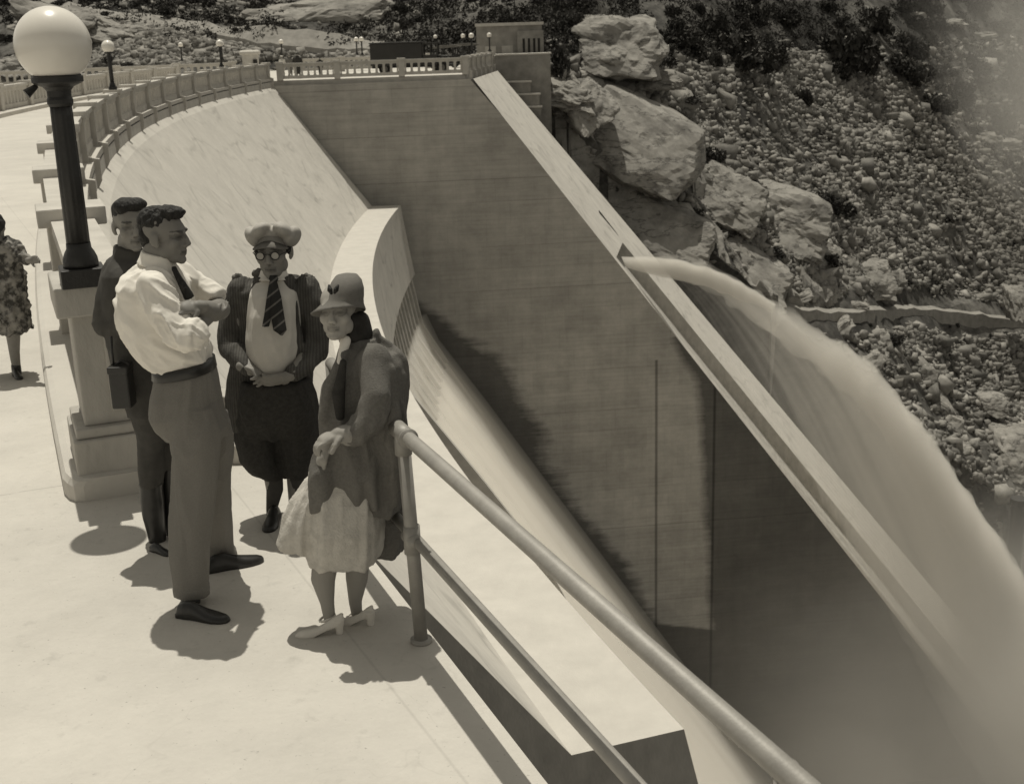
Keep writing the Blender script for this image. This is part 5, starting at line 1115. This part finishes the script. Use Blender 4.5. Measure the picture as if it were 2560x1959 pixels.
f.lo(b, [(925, 1180, .06, 84, .13), (928, 1260, .08, 84, .12), (934, 1305, .09, 80, .11, -4), (945, 1348, .10, 66, .10, -8), (953, 1378, .10, 52, .08, -10)])
f.ch(b, [(930, 905, -.10, 44), (944, 990, -.19, 40), (926, 1056, -.22, 40), (884, 1084, -.235, 31), (868, 1088, -.24, 30)])
f.ch(b, [(972, 925, -.11, 14), (980, 1050, -.14, 17), (984, 1180, -.15, 18), (980, 1250, -.10, 16)]); f.ch(b, [(1000, 940, -.02, 14), (1004, 1080, -.03, 14), (1003, 1220, -.02, 14), (1000, 1260, .0, 12)])
f.ch(b, [(868, 880, -.06, 14), (846, 930, -.09, 15), (822, 990, -.11, 15), (812, 1050, -.12, 14)]); f.ch(b, [(935, 832, .06, 12), (975, 862, .04, 13), (1001, 900, .02, 13), (1006, 960, .0, 14), (1002, 1060, 0, 13)])
for dx_ in (0, 26, 52): f.ch(b, [(935 + dx_, 1120, -.14 + dx_ * .002, 16), (930 + dx_, 1200, -.17 + dx_ * .002, 18), (936 + dx_, 1270, -.17 + dx_ * .002, 15)])
cf = folds(.020, 7, .9, 50, .08)
remesh(b, 'coat', MATS['coat_wool'], m3, .008, 6, disp=cf)
b = MB(); f.ch(b, [(858, 905, -.165, 9), (846, 985, -.175, 17), (850, 1040, -.18, 12)]); remesh(b, 'coat_lining', MATS['coat_lining'], m3, .006, 2)
b = MB(); f.lo(b, [(862, 1180, -.04, 72, .13), (860, 1250, -.05, 92, .16), (862, 1310, -.06, 96, .17), (862, 1370, -.06, 92, .165), (862, 1398, -.06, 86, .16)])
f.lo(b, [(786, 1195, -.05, 20, .05), (768, 1250, -.05, 38, .08), (752, 1310, -.05, 52, .10), (742, 1352, -.05, 56, .10), (745, 1368, -.05, 50, .09)])
remesh(b, 'skirt', MATS['skirt_cloth'], m3, .008, 2, disp=folds(.022, 8, .7, 60, .12))
b = MB(); f.ch(b, [(900, 800, .05, 24), (905, 832, .04, 26), (888, 850, .02, 20)]); f.ch(b, [(880, 800, .03, 20), (884, 838, .0, 16)]); remesh(b, 'scarf', MATS['coat_lining'], m3, .007, 2, disp=folds(.008, 12, 8, 2))
b = MB(); f.ch(b, [(864, 852, -.04, 14), (852, 900, -.09, 10), (845, 940, -.1, 7)]); remesh(b, 'blouse', MATS['white_cotton'], m3, .006, 2)
b = MB()
f.lo(b, [(866, 684, .02, 10, .02), (866, 690, .02, 28, .07), (866, 704, .02, 38, .10), (865, 724, .02, 44, .115), (863, 740, .02, 46, .120, -2, 0, -4), (858, 752, .018, 50, .126, 2, 0, -10), (851, 765, .015, 58, .134, 5, 0, -18), (846, 778, .01, 68, .142, 6, 0, -27), (846, 781, .01, 67, .140, 6, 0, -27), (852, 767, .015, 54, .126, 4, 0, -18), (857, 754, .018, 47, .118, 2, 0, -10)]); o = b.build('cloche_hat', MATS['felt'], m3, smooth=True)
b = MB(); 
for a, c in (((822, 712), (829, 735)), ((846, 712), (836, 733))):
    P, Q = f.p(*a, -.11), f.p(*c, -.115); b.tube([P, (P + Q) / 2 + Vector((0, -.01, 0)), Q], [.004, .011, .005], 8)
b.build('hat_ornament', MATS['hair'], m3, smooth=True)
b = MB(); hand(b, f.p(856, 1084, -.25), Vector((-.85, -.2, -.15)), Vector((-.2, .1, -1)), side=1, curl=(.6, .7, .5), s_=.98); f.ch(b, [(872, 1086, -.24, 28), (850, 1086, -.25, 22)]); remesh(b, 'glove', MATS['glove'], m3, .0055, 1, disp=lambda p, n_: .003 * noise.noise(p * 45))
b = MB(); hand(b, f.p(818, 1112, -.14), Vector((-.5, -.2, -.85)), Vector((.2, .2, -.1)), side=-1, curl=(.5, .6, .4), s_=1.0); f.ch(b, [(826, 1100, -.12, 20), (806, 1150, -.12, 21), (790, 1190, -.12, 20)]); remesh(b, 'glove', MATS['glove'], m3, .0055, 1, disp=lambda p, n_: .005 * noise.noise(p * 30))
for a, c, an in (((862, 1583), (738, 1594), (824, 1540, -.10)), ((936, 1563), (846, 1560), (892, 1532, 0))):
    b = MB(); shoe(b, onz(*a), onz(*c), wd=.95, heel=.050, low=True); o = remesh(b, 'shoe', MATS['white_shoe'], m3, .005, 1)
    b = MB(); P = f.p(an[0] - 6, an[1] + 3, an[2]); b.tube([P + Vector((.033 * math.cos(t), .028 * math.sin(t), .012 * math.cos(t))) for t in [2 * math.pi * k / 16 for k in range(17)]], .006, 6, cap=False); b.build('strap', MATS['white_shoe'], o, smooth=True)

# ---------------------------------------------------------------- child walking on the left edge
f = Fig(9.45); base = f.p(30, 930); base.z = 0
b = MB(); hc = f.p(-14, 566); tn, HL, HA = head(b, hc, .85, yaw=160, ears=False)
f.ch(b, [(-8, 600, 0, 14), (5, 640, 0, 26), (10, 740, 0, 28)]); f.ch(b, [(28, 760, 0, 20), (33, 840, 0, 17), (36, 880, 0, 13), (42, 925, 0, 10)]); f.ch(b, [(-20, 760, .05, 20), (-30, 840, .1, 16), (-45, 900, .3, 10)])
f.ch(b, [(30, 620, 0, 12), (58, 650, -.05, 10), (78, 652, -.1, 8)]); hand(b, f.p(74, 650, -.1), Vector((1, -.2, .1)), Vector((0, -1, 0)), side=1, s_=.8)
m4 = remesh(b, 'person', MATS['skin'], None, .006, 2, loc=tuple(base)); tag(m4, 'child in ruffled patterned dress walking along the kerb at the left edge', 'person')
def blotch(n, mp, col):
    tc = N(n, 'ShaderNodeTexCoord'); return maprange(n, noise_(n, tc.outputs['Object'], 16, 4, .6), .42, .58, .4, 2.0)
mat('print_dress', .14, rough=.95, build=blotch)
b = MB(); f.lo(b, [(-4, 596, 0, 22, .06), (8, 615, 0, 38, .10), (14, 650, 0, 40, .11), (16, 710, 0, 42, .12), (18, 760, 0, 50, .15), (18, 800, 0, 58, .18), (16, 826, 0, 62, .19)]); f.ch(b, [(32, 618, 0, 17), (50, 640, -.03, 15), (64, 652, -.06, 13)])
remesh(b, 'dress', MATS['print_dress'], m4, .010, 2, disp=folds(.03, 9, 3, 70, .6))
hairmesh([(HL(0, -.03, .03), HA, (.09, .10, .09)), (HL(0, -.06, -.03), HA, (.08, .06, .07))], 'hair', m4, amp=.012, fr=25)
b = MB(); shoe(b, onz(36, 938), onz(48, 950)); A_ = onz(32, 934); B_ = onz(52, 950); d = (B_ - A_).normalized(); b = MB(); shoe(b, B_ - d * .19, B_); f.ch(b, [(40, 915, 0, 12), (42, 930, 0, 12)]); remesh(b, 'shoe', MATS['leather'], m4, .006, 1)
b = MB(); A_ = f.p(-48, 925, .3); A_.z = 0; shoe(b, A_ - Vector((.1, .1, 0)), A_ + Vector((.06, -.06, 0))); remesh(b, 'shoe', MATS['leather'], m4, .006, 1)

# ---------------------------------------------------------------- tiny distant people
def tiny(px, D, h, label, m, wide=1.0, grp=None):
    P = at(px, 130, D); P.z = 0; k = h / 1.7; b = MB(); v = lambda x, z, y=0: P + Vector((x * k, y * k, z * k))
    ellip(b, v(0, 1.58), (Vector((1, 0, 0)), Vector((0, 1, 0)), UP), (.08 * k, .09 * k, .12 * k)); caps(b, [(v(0, 1.46), .06 * k), (v(0, 1.30), .15 * k * wide), (v(0, .95), .15 * k * wide)])
    for q in (-1, 1): caps(b, [(v(q * .09, .9), .10 * k), (v(q * .10, .5), .075 * k), (v(q * .10, .06), .05 * k), (v(q * .10, .04, -.12), .04 * k)]); caps(b, [(v(q * .19 * wide, 1.34), .06 * k), (v(q * .24 * wide, 1.05), .05 * k), (v(q * .2 * wide, .8, -.05), .04 * k)])
    o = remesh(b, 'person', MATS['skin'], None, .02, 1, loc=tuple(P)); tag(o, label, 'person', grp)
    b = MB(); caps(b, [(v(0, 1.36), .13 * k * wide), (v(0, 1.28), .18 * k * wide), (v(0, .92), .18 * k * wide)]); caps(b, [(v(0, .9), .18 * k), (v(0, .45), .17 * k)])
    for q in (-1, 1): caps(b, [(v(q * .19 * wide, 1.34), .07 * k), (v(q * .24 * wide, 1.05), .06 * k)])
    remesh(b, 'clothes', MATS[m], o, .02, 1); b = MB(); ellip(b, v(0, 1.67), (Vector((1, 0, 0)), Vector((0, 1, 0)), UP), (.13 * k, .13 * k, .05 * k)); b.build('hat', MATS[m], o)
    return o
tiny(742, 88, 1.7, 'tiny dark-dressed person standing behind the see-through balustrade', 'dark_wool', 1.3)
tiny(722, 90, 1.6, 'tiny grey-dressed person left of the tiny dark-dressed one', 'coat_wool')
tiny(703, 92, 1.5, 'tiny pale-dressed person near the squat gate pillar', 'shirt_grey')
tiny(798, 90, 1.35, 'tiny dark stooping person between the gate pillar and the truck', 'dark_wool', 1.2)
tiny(945, 118, 2.0, 'tiny dark person alone on the dirt road left of the truck', 'dark_wool', 1.5)
